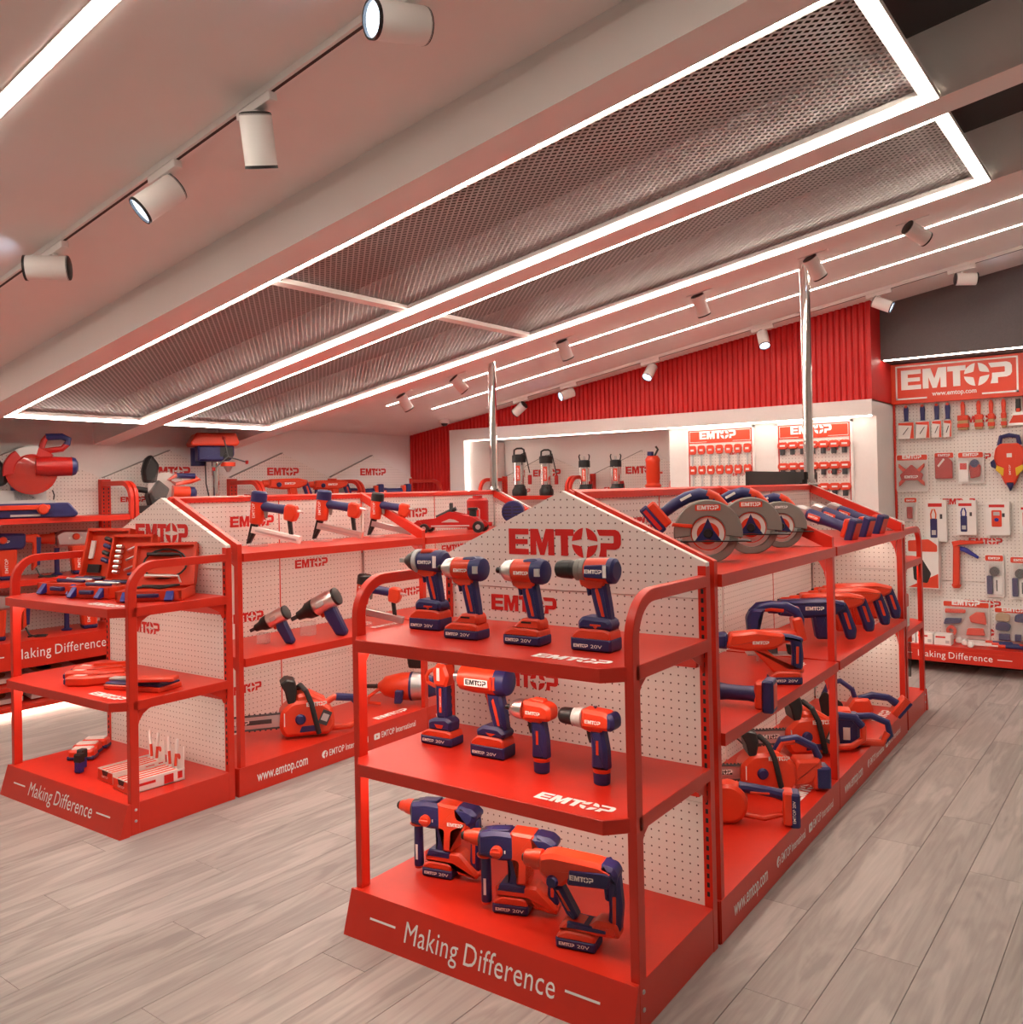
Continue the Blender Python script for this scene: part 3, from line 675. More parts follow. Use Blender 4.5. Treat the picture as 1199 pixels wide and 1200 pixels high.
def pistol(kind):
    L = []
    if kind in ('drill', 'impact', 'wrench'):
        h = {'drill': .062, 'impact': .050, 'wrench': .066}[kind]
        L += battery(-.066, .062, h)
        if kind == 'impact':
            L.append(P('foot', MB().prism(rnd([(-.04,h-.004),(.058,h-.004),(.058,h+.016),(.05,h+.028),(-.002,h+.028),(-.018,h+.014)], .005), -.028, .028, .006), 'sred', [('slit', MB().box(-.004,.03,-.0287,-.027,h+.014,h+.019).mesh('slit','black',False))]))
        else:
            L.append(P('foot', MB().prism(rnd([(-.044,h-.004),(.056,h-.004),(.062,h+.014),(.05,h+.03),(-.03,h+.034),(-.046,h+.018)], .008), -.032, .032, .009), 'blue', [('slit', MB().box(-.004,.03,-.0328,-.031,h+.009,h+.014).mesh('slit','sred',False)), ('slit', MB().prism([(.006,h+.008),(.02,h+.008),(.013,h)], -.0328, -.031).mesh('slit','sred',False))]))
        zt = .195 if kind != 'impact' else .185
        L += handle(h+.02, zt, .030, .010)
        zc = .222 if kind != 'impact' else .212
        L.append(P('trigger', MB().prism(rnd([(-.032,zc-.03),(-.012,zc-.03),(-.010,zc-.068),(-.022,zc-.072),(-.026,zc-.05)], .004), -.012, .012, .004), 'blue'))
        L.append(P('trigger_housing', MB().prism(rnd([(-.046,zc-.020),(.042,zc-.020),(.030,zc-.050),(-.012,zc-.052),(-.040,zc-.042)], .006), -.020, .020, .005), 'sred'))
        C_ = T(0, 0, zc)
        if kind == 'drill':
            b = MB().lathe([(-.026,.028),(-.022,.034),(.045,.036),(.06,.034),(.066,.026),(.066,0)], C_, 24); b.lathe([(-.026,0),(-.026,.028)], C_, 24)
            L.append(P('body', b, 'sred', [lab(-.016, zc-.006, .055, -.0372)]))
            L.append(P('side_panel', MB().prism(rnd([(-.02,zc-.018),(.05,zc-.02),(.058,zc+.002),(.05,zc+.02),(-.018,zc+.016)], .006), -.0366, .0366, .003), 'blue'))
            L.append(P('rear_cap', MB().lathe([(.048,.037),(.062,.035),(.0685,.026),(.0685,0)], C_, 24), 'blue', [('vent', MB().box(.042,.052,-.0385,-.036,zc-.016,zc+.018).mesh('vent','print',False))]))
            L.append(P('gear_ring', MB().lathe([(-.058,.026),(-.056,.031),(-.042,.031),(-.040,.029),(-.038,.033),(-.024,.034),(-.024,0)], C_, 28), 'grey'))
            L.append(P('chuck', MB().lathe([(-.125,.0),(-.125,.016),(-.120,.023),(-.105,.026),(-.075,.027),(-.072,.025),(-.058,.025),(-.056,0)], C_, 16), 'black'))
        elif kind == 'impact':
            L.append(P('body', MB().lathe([(-.040,0),(-.040,.030),(-.036,.035),(.04,.036),(.046,.034),(.046,0)], C_, 24), 'sred', [lab(-.022, zc-.007, .05, -.0372)]))
            L.append(P('rear_cap', MB().lathe([(.030,.0365),(.055,.0375),(.066,.033),(.07,.024),(.07,0)], C_, 24), 'blue', [('vent', MB().box(.05,.066,-.039,-.03,zc-.01,zc+.012).mesh('vent','lgrey',False))]))
            L.append(P('top_pad', MB().prism(rnd([(-.01,zc+.022),(.05,zc+.016),(.056,zc+.030),(.04,zc+.039),(.0,zc+.036)], .005), -.02, .02, .006), 'blue'))
            L.append(P('nose', MB().lathe([(-.088,0),(-.088,.013),(-.083,.018),(-.070,.029),(-.046,.0335),(-.038,.0345),(-.038,0)], C_, 24), 'steel'))
            L.append(P('bit_holder', MB().lathe([(-.105,0),(-.105,.008),(-.103,.0095),(-.088,.0095),(-.086,0)], C_, 14), 'black'))
        else:
            L.append(P('body', MB().lathe([(-.035,0),(-.035,.034),(.045,.038),(.058,.036),(.066,.028),(.066,0)], C_, 24), 'blue', [lab(-.022, zc-.006, .055, -.0385), ('vent', MB().box(.040,.052,-.0405,-.036,zc-.018,zc+.020).mesh('vent','print',False))]))
            L.append(P('top_pad', MB().prism(rnd([(-.03,zc+.025),(.03,zc+.025),(.024,zc+.040),(-.02,zc+.040)], .005), -.022, .022, .006), 'sred'))
            L.append(P('nose', MB().lathe([(-.098,0),(-.098,.012),(-.092,.017),(-.078,.027),(-.058,.036),(-.05,.038),(-.05,0)], C_, 24), 'black'))
            L.append(P('nose_ring', MB().lathe([(-.052,.034),(-.050,.039),(-.034,.039),(-.032,0)], C_, 24), 'lgrey'))
            L.append(P('anvil', MB().box(-.122,-.095,-.007,.007,zc-.007,zc+.007), 'steel'))
    elif kind in ('drill12', 'impact12'):
        zc = .178
        L.append(P('battery', MB().lathe([(0,.0),(0,.018),(.003,.021),(.024,.022),(.036,.0215),(.036,0)], T(.020,0,0)@Matrix.Scale(1.15,4,(1,0,0)), 20, 'z'), 'blue'))
        L.append(P('battery_collar', MB().lathe([(.034,.0),(.034,.0225),(.044,.0235),(.044,0)], T(.020,0,0)@Matrix.Scale(1.15,4,(1,0,0)), 20, 'z'), 'sred'))
        g = MB().prism(rnd([(-.006,.042),(.046,.042),(.044,.10),(.034,.155),(-.010,.155),(-.004,.09)], .008), -.020, .020, .009)
        L.append(P('handle', g, 'blue', [('grip_trim', MB().box(.014,.022,-.0212,-.019,.085,.125).mesh('grip_trim','sred',False))]))
        L.append(P('trigger', MB().prism(rnd([(-.024,.150),(-.008,.150),(-.004,.115),(-.014,.110),(-.02,.128)], .003), -.010, .010, .003), 'black'))
        L.append(P('trigger_housing', MB().prism(rnd([(-.034,.170),(.034,.170),(.03,.145),(-.006,.144),(-.03,.150)], .005), -.019, .019, .005), 'sred'))
        C_ = T(0,0,zc)
        L.append(P('body', MB().prism(rnd([(-.035,zc-.026),(.058,zc-.022),(.066,zc-.01),(.066,zc+.018),(.045,zc+.029),(-.03,zc+.032)], .01), -.029, .029, .010), 'sred', [lab(-.016, zc-.006, .05, -.0298)]))
        if kind == 'drill12':
            L.append(P('rear_cap', MB().prism(rnd([(.046,zc-.022),(.062,zc-.024),(.074,zc-.012),(.074,zc+.014),(.062,zc+.027),(.046,zc+.024)], .008), -.0295, .0295, .010), 'blue'))
            L.append(P('mode_button', MB().lathe([(.03,.0),(.037,.007),(.037,0)], T(.004,0,zc), 12, 'z'), 'blue'))
            L.append(P('gear_ring', MB().lathe([(-.066,.023),(-.064,.026),(-.052,.026),(-.050,.028),(-.034,.029),(-.034,0)], C_, 24), 'lgrey'))
            L.append(P('chuck', MB().lathe([(-.112,.0),(-.112,.015),(-.107,.021),(-.098,.0235),(-.068,.0245),(-.064,0)], C_, 16), 'black'))
        else:
            L.append(P('nose', MB().lathe([(-.086,0),(-.085,.012),(-.076,.022),(-.060,.029),(-.034,.0315),(-.034,0)], C_, 24), 'steel'))
            L.append(P('bit_holder', MB().lathe([(-.103,0),(-.103,.007),(-.101,.0085),(-.086,.0085),(-.084,0)], C_, 14), 'black'))
            L.append(P('top_ridge', MB().prism(rnd([(-.01,zc+.025),(.04,zc+.025),(.036,zc+.037),(-.004,zc+.039)], .004), -.016, .016, .005), 'sred'))
    elif kind == 'heatgun':
        L += battery(-.066, .062, .066)
        h = .066
        L.append(P('foot', MB().prism(rnd([(-.044,h-.004),(.056,h-.004),(.066,h+.014),(.04,h+.032),(-.02,h+.032),(-.046,h+.016)], .008), -.032, .032, .009), 'blue', [('slit', MB().prism([(-.006,h+.012),(.03,h+.012),(.012,h)], -.0328, -.031).mesh('slit','sred',False))]))
        L += handle(h+.02, .20, .034, .012, .038, .022)
        zc = .235; C_ = T(0,0,zc)
        L.append(P('front_spine', MB().prism(rnd([(-.030,.215),(-.004,.215),(.010,.14),(.006,.125),(-.002,.14)], .005), -.014, .014, .004), 'sred'))
        L.append(P('barrel', MB().lathe([(-.112,0),(-.112,.035),(-.108,.040),(-.06,.044),(.03,.044),(.045,.040),(.045,0)], C_, 28), 'sred', [('badge', MB().box(-.075,.012,-.0462,-.040,zc-.014,zc+.008).mesh('badge','print',False)), lab(-.070, zc-.010, .078, -.0468, 'black')]))
        L.append(P('rear_cap', MB().lathe([(.028,.0445),(.05,.0455),(.064,.040),(.072,.026),(.072,0)], C_, 24), 'blue', [('vent', MB().box(.02,.026,-.0475,-.03,zc-.02,zc+.02).mesh('vent','sred',False)), ('vent', MB().box(.033,.039,-.0475,-.03,zc-.02,zc+.02).mesh('vent','sred',False))]))
        L.append(P('nozzle', MB().lathe([(-.14,.014),(-.14,.0165),(-.11,.018),(-.11,0)], C_, 20), 'zinc'))
    elif kind == 'crimper':
        L += battery(-.066, .062, .050)
        h = .05
        L.append(P('foot', MB().prism(rnd([(-.040,h-.004),(.052,h-.004),(.056,h+.03),(.035,h+.042),(-.022,h+.034),(-.040,h+.026)], .008), -.030, .030, .009), 'blue', [('slit', MB().prism([(-.010,h+.018),(.026,h+.018),(.02,h+.006),(.0,h+.006)], -.0308, -.029).mesh('slit','sred',False))]))
        L.append(P('handle', MB().prism(rnd([(-.012,.085),(.032,.085),(.029,.195),(-.014,.195)], .006), -.020, .020, .008), 'blue', [('grip_trim', MB().prism(rnd([(.004,.105),(.014,.105),(.014,.185),(.004,.185)], .003), -.0212,-.019).mesh('grip_trim','sred')), tx('EMTOP', .012, .125, .035, .005, -.0216, dx=(0,0,1), up=(-1,0,0))]))
        hd = MB().prism(rnd([(-.016,.19),(.032,.19),(.046,.225),(.030,.262),(-.004,.266),(-.022,.240)], .006), -.026, .026, .008)
        L.append(P('head', hd, 'sred', [('badge', MB().box(.000,.012,-.0272,-.025,.21,.252).mesh('badge','print',False))]))
        gd = [(-.018,0,.245),(-.05,0,.232),(-.062,0,.215),(-.058,0,.195),(-.03,0,.186),(-.012,0,.185)]
        L.append(P('trigger_guard', MB().tube(gd, .007, 8), 'sred'))
        L.append(P('trigger', MB().prism(rnd([(-.018,.226),(-.030,.22),(-.036,.203),(-.02,.196)], .003), -.01, .01, .003), 'blue'))
        L.append(P('jaw', MB().prism(rnd([(-.006,.262),(.028,.262),(.038,.274),(.026,.292),(.014,.28),(.006,.292),(-.010,.278)], .003), -.014, .014, .003), 'zinc'))
        L.append(P('jaw_pin', MB().lathe([(-.018,.006),(.018,.006)], T(.010,0,.274), 12, 'y'), 'steel'))
    return L

def side_handle(x, zt, zb):
    """vertical auxiliary grip below the gear head"""
    return [P('side_handle', MB().lathe([(zb,0),(zb,.013),(zb+.006,.016),(zb+.012,.0165),(zt-.03,.0155),(zt-.012,.0145),(zt-.012,0)], T(x,0,0), 16, 'z'), 'blue',
              [('grip_end', MB().lathe([(zb-.001,0),(zb-.001,.014),(zb+.006,.017),(zb+.009,0)], T(x,0,0), 16, 'z').mesh('grip_end','sred')), ('grip_badge', MB().box(x-.004,x+.004,-.0172,-.015,zb+.03,zb+.08).mesh('grip_badge','print',False))]),
            P('handle_flange', MB().lathe([(zt-.014,0),(zt-.014,.026),(zt-.009,.029),(zt-.005,.024),(zt-.005,0)], T(x,0,0), 18, 'z'), 'sred'),
            P('handle_clamp', MB().prism(rnd([(x-.016,zt-.006),(x+.016,zt-.006),(x+.022,zt+.045),(x-.02,zt+.045)], .005), -.028, .028, .006), 'black')]
def hammer20(v=1):
    L = []
    b = battery(-.055, .058, .052)
    zc = .205
    bd = MB().prism(rnd([(-.10,zc-.038),(-.03,zc-.048),(.10,zc-.04),(.14,zc-.01),(.148,zc+.02),(.12,zc+.036),(-.04,zc+.04),(-.098,zc+.030)], .010), -.036, .036, .011)
    L.append(P('body', bd, 'blue', [tx('1', -.012, zc-.022, .004, .010, -.0368)]))
    L.append(P('mid_cover', MB().prism(rnd([(.006,zc+.0425),(.080,zc+.039),(.084,zc+.004),(.122,zc-.004),(.116,zc-.042),(.064,zc-.046),(.060,.092),(.022,.092),(.026,zc-.046),(.006,zc-.046)], .006), -.0375, .0375, .008), 'sred', [lab(.046, zc-.026, .058, -.0388)]))
    L.append(P('rear_cap', MB().prism(rnd([(.085,zc+.040),(.13,zc+.034),(.150,zc+.018),(.148,zc+.002),(.11,zc+.008),(.085,zc+.010)], .006), -.034, .034, .010), 'blue'))
    L.append(P('top_ribs', MB().prism(rnd([(-.07,zc+.034),(.0,zc+.041),(.0,zc+.045),(-.06,zc+.040)], .002), -.022, .022, .003), 'blue'))
    L.append(P('chuck', MB().lathe([(-.152,0),(-.152,.014),(-.146,.018),(-.132,.0195),(-.126,.024),(-.112,.026),(-.098,.026),(-.098,0)], T(0,0,zc+.006), 18), 'sred'))
    L.append(P('chuck_tip', MB().lathe([(-.162,0),(-.162,.010),(-.158,.013),(-.150,.013),(-.150,0)], T(0,0,zc+.006), 16), 'black'))
    L.append(P('collar', MB().lathe([(-.10,.0),(-.10,.029),(-.085,.031),(-.07,.031),(-.07,0)], T(0,0,zc+.003), 20), 'dgrey'))
    L.append(P('mode_knob', MB().lathe([(-.051,0),(-.051,.016),(-.046,.019),(-.036,.019),(-.036,0)], T(-.035,0,zc-.018), 18, 'y'), 'sred', [('knob_bar', MB().rbox(-.052,-.018,-.056,-.050,zc-.024,zc-.012,.003,.002).mesh('knob_bar','sred'))]))
    L.append(P('neck', MB().prism(rnd([(-.01,.085),(.04,.085),(.05,.10),(.045,zc-.035),(-.012,zc-.035),(-.002,.12)], .006), -.026, .026, .007), 'blue'))
    L.append(P('battery_mount', MB().prism(rnd([(-.045,.048),(.06,.048),(.075,.02),(.145,.012),(.15,.03),(.085,.09),(-.03,.09),(-.048,.075)], .006), -.031, .031, .008), 'sred', [('mount_cap', MB().prism(rnd([(-.042,.066),(.05,.066),(.05,.09),(-.028,.092)], .004), -.0325,.0325,.004).mesh('mount_cap','blue'))]))
    L.append(P('rear_handle', MB().prism(rnd([(.112,zc-.008),(.148,zc+.0),(.150,.12),(.146,.03),(.112,.035),(.118,.12)], .009), -.018, .018, .008), 'blue', [('grip_trim', MB().prism(rnd([(.126,.13),(.138,.13),(.136,.06),(.126,.06)], .003), -.0192,.0192,.001).mesh('grip_trim','sred'))]))
    L.append(P('trigger', MB().prism(rnd([(.100,zc-.035),(.114,zc-.035),(.114,zc-.085),(.106,zc-.08)], .003), -.009, .009, .003), 'blue'))
    return b+L+side_handle(-.084, zc-.035, .012)
def hammerD():
    L = battery(-.05, .068, .050); zc = .222
    L.append(P('body', MB().prism(rnd([(-.10,zc-.022),(-.06,zc-.055),(-.03,zc-.055),(.0,zc-.03),(.12,zc-.012),(.125,zc+.01),(.08,zc+.026),(-.06,zc+.034),(-.098,zc+.022)], .010), -.036, .036, .011), 'sred'))
    L.append(P('side_panel', MB().prism(rnd([(-.012,zc-.044),(.108,zc-.038),(.12,zc+.002),(.10,zc+.008),(-.006,zc+.002)], .006), -.039, .039, .006), 'blue', [lab(-.002, zc-.026, .07, -.0398)]))
    L.append(P('rear_cap', MB().prism(rnd([(.085,zc+.026),(.122,zc+.018),(.134,zc+.0),(.128,zc-.03),(.1,zc-.01)], .006), -.034, .034, .010), 'blue'))
    L.append(P('chuck', MB().lathe([(-.150,0),(-.150,.020),(-.146,.023),(-.130,.024),(-.122,.028),(-.098,.029),(-.098,0)], T(0,0,zc), 18), 'sred'))
    L.append(P('chuck_tip', MB().lathe([(-.158,0),(-.158,.011),(-.150,.012),(-.150,0)], T(0,0,zc), 14), 'black'))
    L.append(P('mode_knob', MB().lathe([(-.046,0),(-.046,.014),(-.036,.018),(-.030,.018),(-.030,0)], T(-.055,0,zc-.04), 16, 'y'), 'blue'))
    L.append(P('front_strut', MB().prism(rnd([(-.066,zc-.06),(-.034,zc-.06),(.012,.085),(.0,.07),(-.022,.085)], .006), -.020, .020, .007), 'blue', [('strut_trim', MB().prism([(-.05,zc-.07),(-.042,zc-.07),(-.008,.10),(-.016,.10)], -.0212,.0212,.0).mesh('strut_trim','sred'))]))
    L.append(P('rear_handle', MB().prism(rnd([(.098,zc-.02),(.134,zc-.005),(.142,.13),(.134,.06),(.098,.06),(.104,.12)], .009), -.019, .019, .008), 'blue', [('grip_trim', MB().prism(rnd([(.115,.16),(.126,.16),(.124,.085),(.114,.085)], .003), -.0202,.0202,.001).mesh('grip_trim','sred'))]))
    L.append(P('foot', MB().prism(rnd([(-.045,.046),(.07,.046),(.135,.05),(.128,.085),(.07,.09),(.05,.072),(-.02,.078),(-.035,.066)], .007), -.031, .031, .008), 'sred', [('foot_cap', MB().prism(rnd([(-.02,.056),(.10,.056),(.10,.07),(-.015,.076)], .004), -.0325,.0325,.004).mesh('foot_cap','blue'))]))
    L.append(P('trigger', MB().prism(rnd([(.086,zc-.035),(.1,zc-.035),(.1,zc-.085),(.09,zc-.08)], .003), -.009, .009, .003), 'blue'))
    return L
def circ_saw(guard_badge=True):
    """blade disc facing -y, front towards +x"""
    L = []; zc = .105
    def half(r0, r1, a0, a1, y0, y1, m, name, n=18, subs=()):
        o = arc(0, zc, r1, a0, a1, n)+arc(0, zc, r0, a1, a0, n)
        return P(name, MB().prism(o, y0, y1, .004), m, subs)
    sub = [('badge', MB().prism(rnd([(-.045,zc+.082),(.045,zc+.082),(.045,zc+.104),(-.045,zc+.104)], .004), -.0412,-.038).mesh('badge','sred')), lab(-.038, zc+.086, .076, -.0418)] if guard_badge else [lab(-.03, zc+.088, .06, -.0412)]
    L.append(half(.062, .122, -8, 188, -.040, .012, 'grey', 'upper_guard', 24, sub))
    L.append(half(.078, .108, 200, 350, -.034, -.012, 'grey', 'lower_guard', 16))
    bl = []
    n = 30
    for i in range(n*2): r = .098 if i % 2 else .092; a = 360*i/(n*2); bl.append((r*math.cos(R_(a)), zc+r*math.sin(R_(a))))
    L.append(P('blade', MB().prism(bl, -.025, -.0225), 'steel'))
    L.append(P('blade_print', MB().lathe([(-.0262,0),(-.0262,.062),(-.025,.062)], T(0,0,zc), 28, 'y'), 'sred', [('blade_band', MB().lathe([(-.0268,.040),(-.0268,.058),(-.026,.058),(-.026,.04)], T(0,0,zc), 28, 'y', False).mesh('blade_band','card')), ('blade_star', MB().prism([(.055*math.cos(R_(90+60*i))*(1 if i % 2 == 0 else .42), zc+.055*math.sin(R_(90+60*i))*(1 if i % 2 == 0 else .42)) for i in range(6)], -.0274, -.026).mesh('blade_star','blue',False))]))
    L.append(P('arbor_bolt', MB().lathe([(-.036,0),(-.036,.014),(-.026,.018),(-.026,0)], T(0,0,zc), 18, 'y'), 'black'))
    L.append(P('guard_lever', MB().prism(rnd([(-.13,zc+.028),(-.055,zc+.020),(-.055,zc+.034),(-.125,zc+.040)], .004), -.046, -.034, .003), 'sred'))
    L.append(P('base_plate', MB().box(-.15,.15,-.055,.075,zc-.030,zc-.026), 'black'))
    L.append(P('motor', MB().lathe([(.01,.045),(.02,.048),(.10,.045),(.115,.035),(.115,0)], T(-.005,0,zc+.03), 22, 'y'), 'blue'))
    L.append(P('handle', MB().tube([(-.155,.03,zc+.075),(-.115,.03,zc+.105),(-.07,.03,zc+.130),(-.025,.03,zc+.142),(.02,.03,zc+.130),(.06,.03,zc+.095)], [.020,.022,.022,.022,.021,.018], 12), 'blue', [('handle_trim', MB().tube([(.0,.03,zc+.141),(.03,.03,zc+.127),(.066,.03,zc+.090)], [.0225,.0215,.019], 12).mesh('handle_trim','sred')), ('handle_badge', MB().rbox(-.022,.022,-.003,.003,-.005,.005,.002,.001, T(-.075,.0075,zc+.130,0,-28)).mesh('handle_badge','print'))]))
    M = T(-.185,.0,zc+.060,0,50)
    L.append(P('battery', MB().rbox(-.058,.058,-.036,.036,-.03,.002,.007,.006,M), 'blue', [('battery_badge', MB().box(-.045,.045,-.0368,-.035,-.022,-.008,M).mesh('battery_badge','printred',False))]))
    L.append(P('battery_cover', MB().rbox(-.052,.052,-.034,.034,-.002,.034,.010,.007,M), 'sred'))
    return L
def grinder(flip=1):
    L = []; zc = .045      # lies flat, gear head at -x
    L.append(P('body', MB().lathe([(-.07,0),(-.07,.027),(-.06,.031),(.0,.030),(.03,.026),(.10,.025),(.13,.029),(.13,0)], T(0,0,zc), 20), 'blue', [('body_trim', MB().rbox(-.055,.01,-.0322,.0322,zc-.012,zc+.012,.006,.002).mesh('body_trim','sred')), lab(-.05, zc-.005, .05, -.033)]))
    L.append(P('gear_head', MB().prism(rnd([(-.135,zc-.03),(-.07,zc-.03),(-.066,zc+.03),(-.12,zc+.032),(-.14,zc+.01)], .010), -.029, .029, .009), 'zinc'))
    L.append(P('guard', MB().prism(arc(-.11, 0, .066, 100, 260, 14)+[(-.11,-.02),(-.11,.02)], zc-.046, zc-.028, .003, ax='z'), 'dgrey'))
    L.append(P('disc_flange', MB().lathe([(zc-.05,0),(zc-.05,.018),(zc-.03,.018),(zc-.03,0)], T(-.105,0,0), 14, 'z'), 'steel'))
    M = T(.155, 0, zc, 0, 90)
    L.append(P('battery', MB().rbox(-.055,.055,-.036,.036,-.004,.034,.010,.007,M), 'blue', [('battery_end', MB().rbox(-.04,.04,-.028,.028,.030,.0355,.006,.002,M).mesh('battery_end','sred'))]))
    L.append(P('battery_mount', MB().rbox(-.045,.045,-.032,.032,-.03,.0,.010,.007,M), 'sred'))
    return L
def recip():
    zc = .165; L = battery(.04, .16, .048)
    L.append(P('body', MB().prism(rnd([(-.12,zc-.028),(-.04,zc-.040),(.06,zc-.034),(.10,zc-.012),(.10,zc+.022),(.0,zc+.034),(-.10,zc+.026)], .010), -.034, .034, .010), 'sred', [lab(-.02, zc-.014, .06, -.0348)]))
    L.append(P('nose', MB().prism(rnd([(-.21,zc-.022),(-.11,zc-.034),(-.11,zc+.028),(-.205,zc+.016)], .010), -.030, .030, .010), 'blue'))
    L.append(P('top_grip', MB().prism(rnd([(.0,zc+.026),(.13,zc+.016),(.17,zc+.004),(.165,zc-.014),(.09,zc+.0)], .006), -.024, .024, .008), 'blue'))
    L.append(P('rear_handle', MB().prism(rnd([(.125,zc+.006),(.165,zc+.0),(.17,.10),(.165,.045),(.125,.045),(.13,.10)], .009), -.018, .018, .008), 'blue', [('grip_trim', MB().prism(rnd([(.142,.14),(.153,.14),(.15,.075),(.14,.075)], .003), -.0192,.0192,.001).mesh('grip_trim','sred'))]))
    L.append(P('lower_strut', MB().prism(rnd([(-.02,zc-.034),(.03,zc-.034),(.11,.062),(.17,.058),(.17,.040),(.06,.040)], .006), -.018, .018, .006), 'sred'))
    L.append(P('trigger', MB().prism(rnd([(.108,zc-.018),(.125,zc-.02),(.126,zc-.06),(.114,zc-.055)], .003), -.009, .009, .003), 'black'))
    L.append(P('blade', MB().box(-.30,-.20,-.001,.001,zc-.012,zc+.006), 'steel'))
    L.append(P('shoe', MB().box(-.235,-.205,-.018,.018,zc-.026,zc+.016), 'zinc'))
    return L
def jigsaw():
    L = []
    L.append(P('base_plate', MB().box(-.10,.075,-.036,.036,0,.005), 'zinc'))
    L.append(P('body', MB().prism(rnd([(-.085,.03),(-.03,.028),(.08,.055),(.11,.075),(.10,.10),(-.02,.10),(-.085,.085)], .010), -.034, .034, .010), 'sred', [lab(-.01, .068, .055, -.0348)]))
    L.append(P('front', MB().prism(rnd([(-.09,.045),(-.05,.045),(-.045,.15),(-.02,.185),(-.08,.185),(-.10,.15)], .012), -.030, .030, .010), 'blue'))
    hp_ = [(-.075,0,.165),(-.05,0,.192),(.0,0,.198),(.06,0,.192),(.10,0,.170),(.112,0,.14),(.108,0,.10)]
    L.append(P('handle', MB().tube(hp_, [.02,.019,.018,.018,.019,.020,.022], 12), 'blue', [('handle_trim', MB().tube([(-.04,0,.183),(.0,0,.187),(.05,0,.181)], .0145, 10).mesh('handle_trim','sred'))]))
    L.append(P('blade', MB().box(-.06,-.052,-.001,.001,-.03,.035), 'steel'))
    L.append(P('battery', MB().rbox(.085,.125,-.036,.036,.035,.13,.010,.007, T(.02,0,0,0,-12)), 'sred'))
    L.append(P('foot_strut', MB().box(-.05,.02,-.02,.02,.004,.032), 'dgrey'))
    return L
def corded_hammer(m1='sred', m2='blue', hand=True, knob='blue', scale=1.0):
    zc = .15; L = []
    L.append(P('body', MB().prism(rnd([(-.11,zc-.030),(.0,zc-.042),(.11,zc-.034),(.16,zc-.01),(.17,zc+.02),(.10,zc+.036),(-.10,zc+.032)], .010), -.036, .036, .011), m1, [lab(.0, zc-.008, .075, -.0368)]))
    L.append(P('chuck', MB().lathe([(-.19,0),(-.19,.012),(-.18,.017),(-.15,.019),(-.145,.025),(-.108,.027),(-.108,0)], T(0,0,zc), 18), m1))
    L.append(P('chuck_tip', MB().lathe([(-.20,0),(-.20,.010),(-.19,.012),(-.19,0)], T(0,0,zc), 14), 'black'))
    L.append(P('mode_knob', MB().lathe([(-.048,0),(-.048,.014),(-.04,.018),(-.034,.018),(-.034,0)], T(-.04,0,zc-.008), 16, 'y'), knob))
    L.append(P('rear_handle', MB().prism(rnd([(.125,zc+.008),(.172,zc+.016),(.21,.06),(.205,.018),(.17,.016),(.155,.07)], .012), -.019, .019, .009), m2, [('grip_trim', MB().prism(rnd([(.155,zc-.02),(.168,zc-.02),(.188,.06),(.176,.06)], .004), -.0202,.0202,.001).mesh('grip_trim','sred'))]))
    L.append(P('motor_housing', MB().prism(rnd([(.03,zc-.03),(.09,zc-.03),(.10,.02),(.045,.02)], .010), -.030, .030, .010), m1))
    if hand: L += side_handle(-.085, zc-.025, .01)
    return L
def demo_hammer(mb_='blue', red=True):
    """large breaker style hammer seen along a wall shelf"""
    zc = .27; L = []
    L.append(P('gear_case', MB().prism(rnd([(-.10,zc-.06),(.14,zc-.06),(.16,zc-.03),(.16,zc+.05),(-.06,zc+.06),(-.12,zc+.03)], .016), -.055, .055, .014), mb_, [lab(-.03, zc-.01, .09, -.0558)]))
    L.append(P('front_tube', MB().lathe([(-.24,0),(-.24,.022),(-.22,.034),(-.15,.036),(-.14,.042),(-.10,.045),(-.10,0)], T(0,0,zc), 20), 'sred'))
    L.append(P('mode_knob', MB().lathe([(-.075,0),(-.075,.020),(-.06,.026),(-.05,.026),(-.05,0)], T(.02,0,zc+.01), 18, 'y'), 'sred'))
    L.append(P('motor_housing', MB().prism(rnd([(-.02,zc-.05),(.11,zc-.05),(.10,.02),(.0,.02)], .018), -.046, .046, .014), 'sred', [tx('EMTOP', .05, .05, .10, .02, -.0466, dx=(0,0,1), up=(-1,0,0))]))
    L.append(P('motor_cap', MB().prism(rnd([(-.004,.03),(.104,.03),(.10,0),(.004,0)], .010), -.048, .048, .01), 'blue'))
    L.append(P('rear_handle', MB().prism(rnd([(.15,zc+.04),(.24,zc+.045),(.26,zc+.02),(.25,.10),(.20,.05),(.20,.09),(.21,zc-.02),(.15,zc-.01)], .014), -.022, .022, .009), 'sred', [('handle_pad', MB().prism(rnd([(.225,zc+.03),(.262,zc+.02),(.252,.09),(.228,.09)], .008), -.0235,.0235,.006).mesh('handle_pad','blue'))]))
    L.append(P('side_handle', MB().lathe([(.0,0),(.0,.035),(.008,.04),(.018,.018),(.16,.017),(.2,.02),(.2,0)], T(-.10,-.0,0), 16, 'z'), 'blue'))
    L.append(P('handle_clamp', MB().lathe([(.0,.046),(.03,.046)], T(-.115,0,zc), 18), 'black'))
    L.append(P('power_cord', MB().tube([(.23,0,.07),(.25,-.02,.02),(.28,-.06,.008),(.34,-.08,.008),(.36,-.03,.008),(.30,.01,.008),(.24,-.03,.008)], .006, 8), 'black'))
    return L
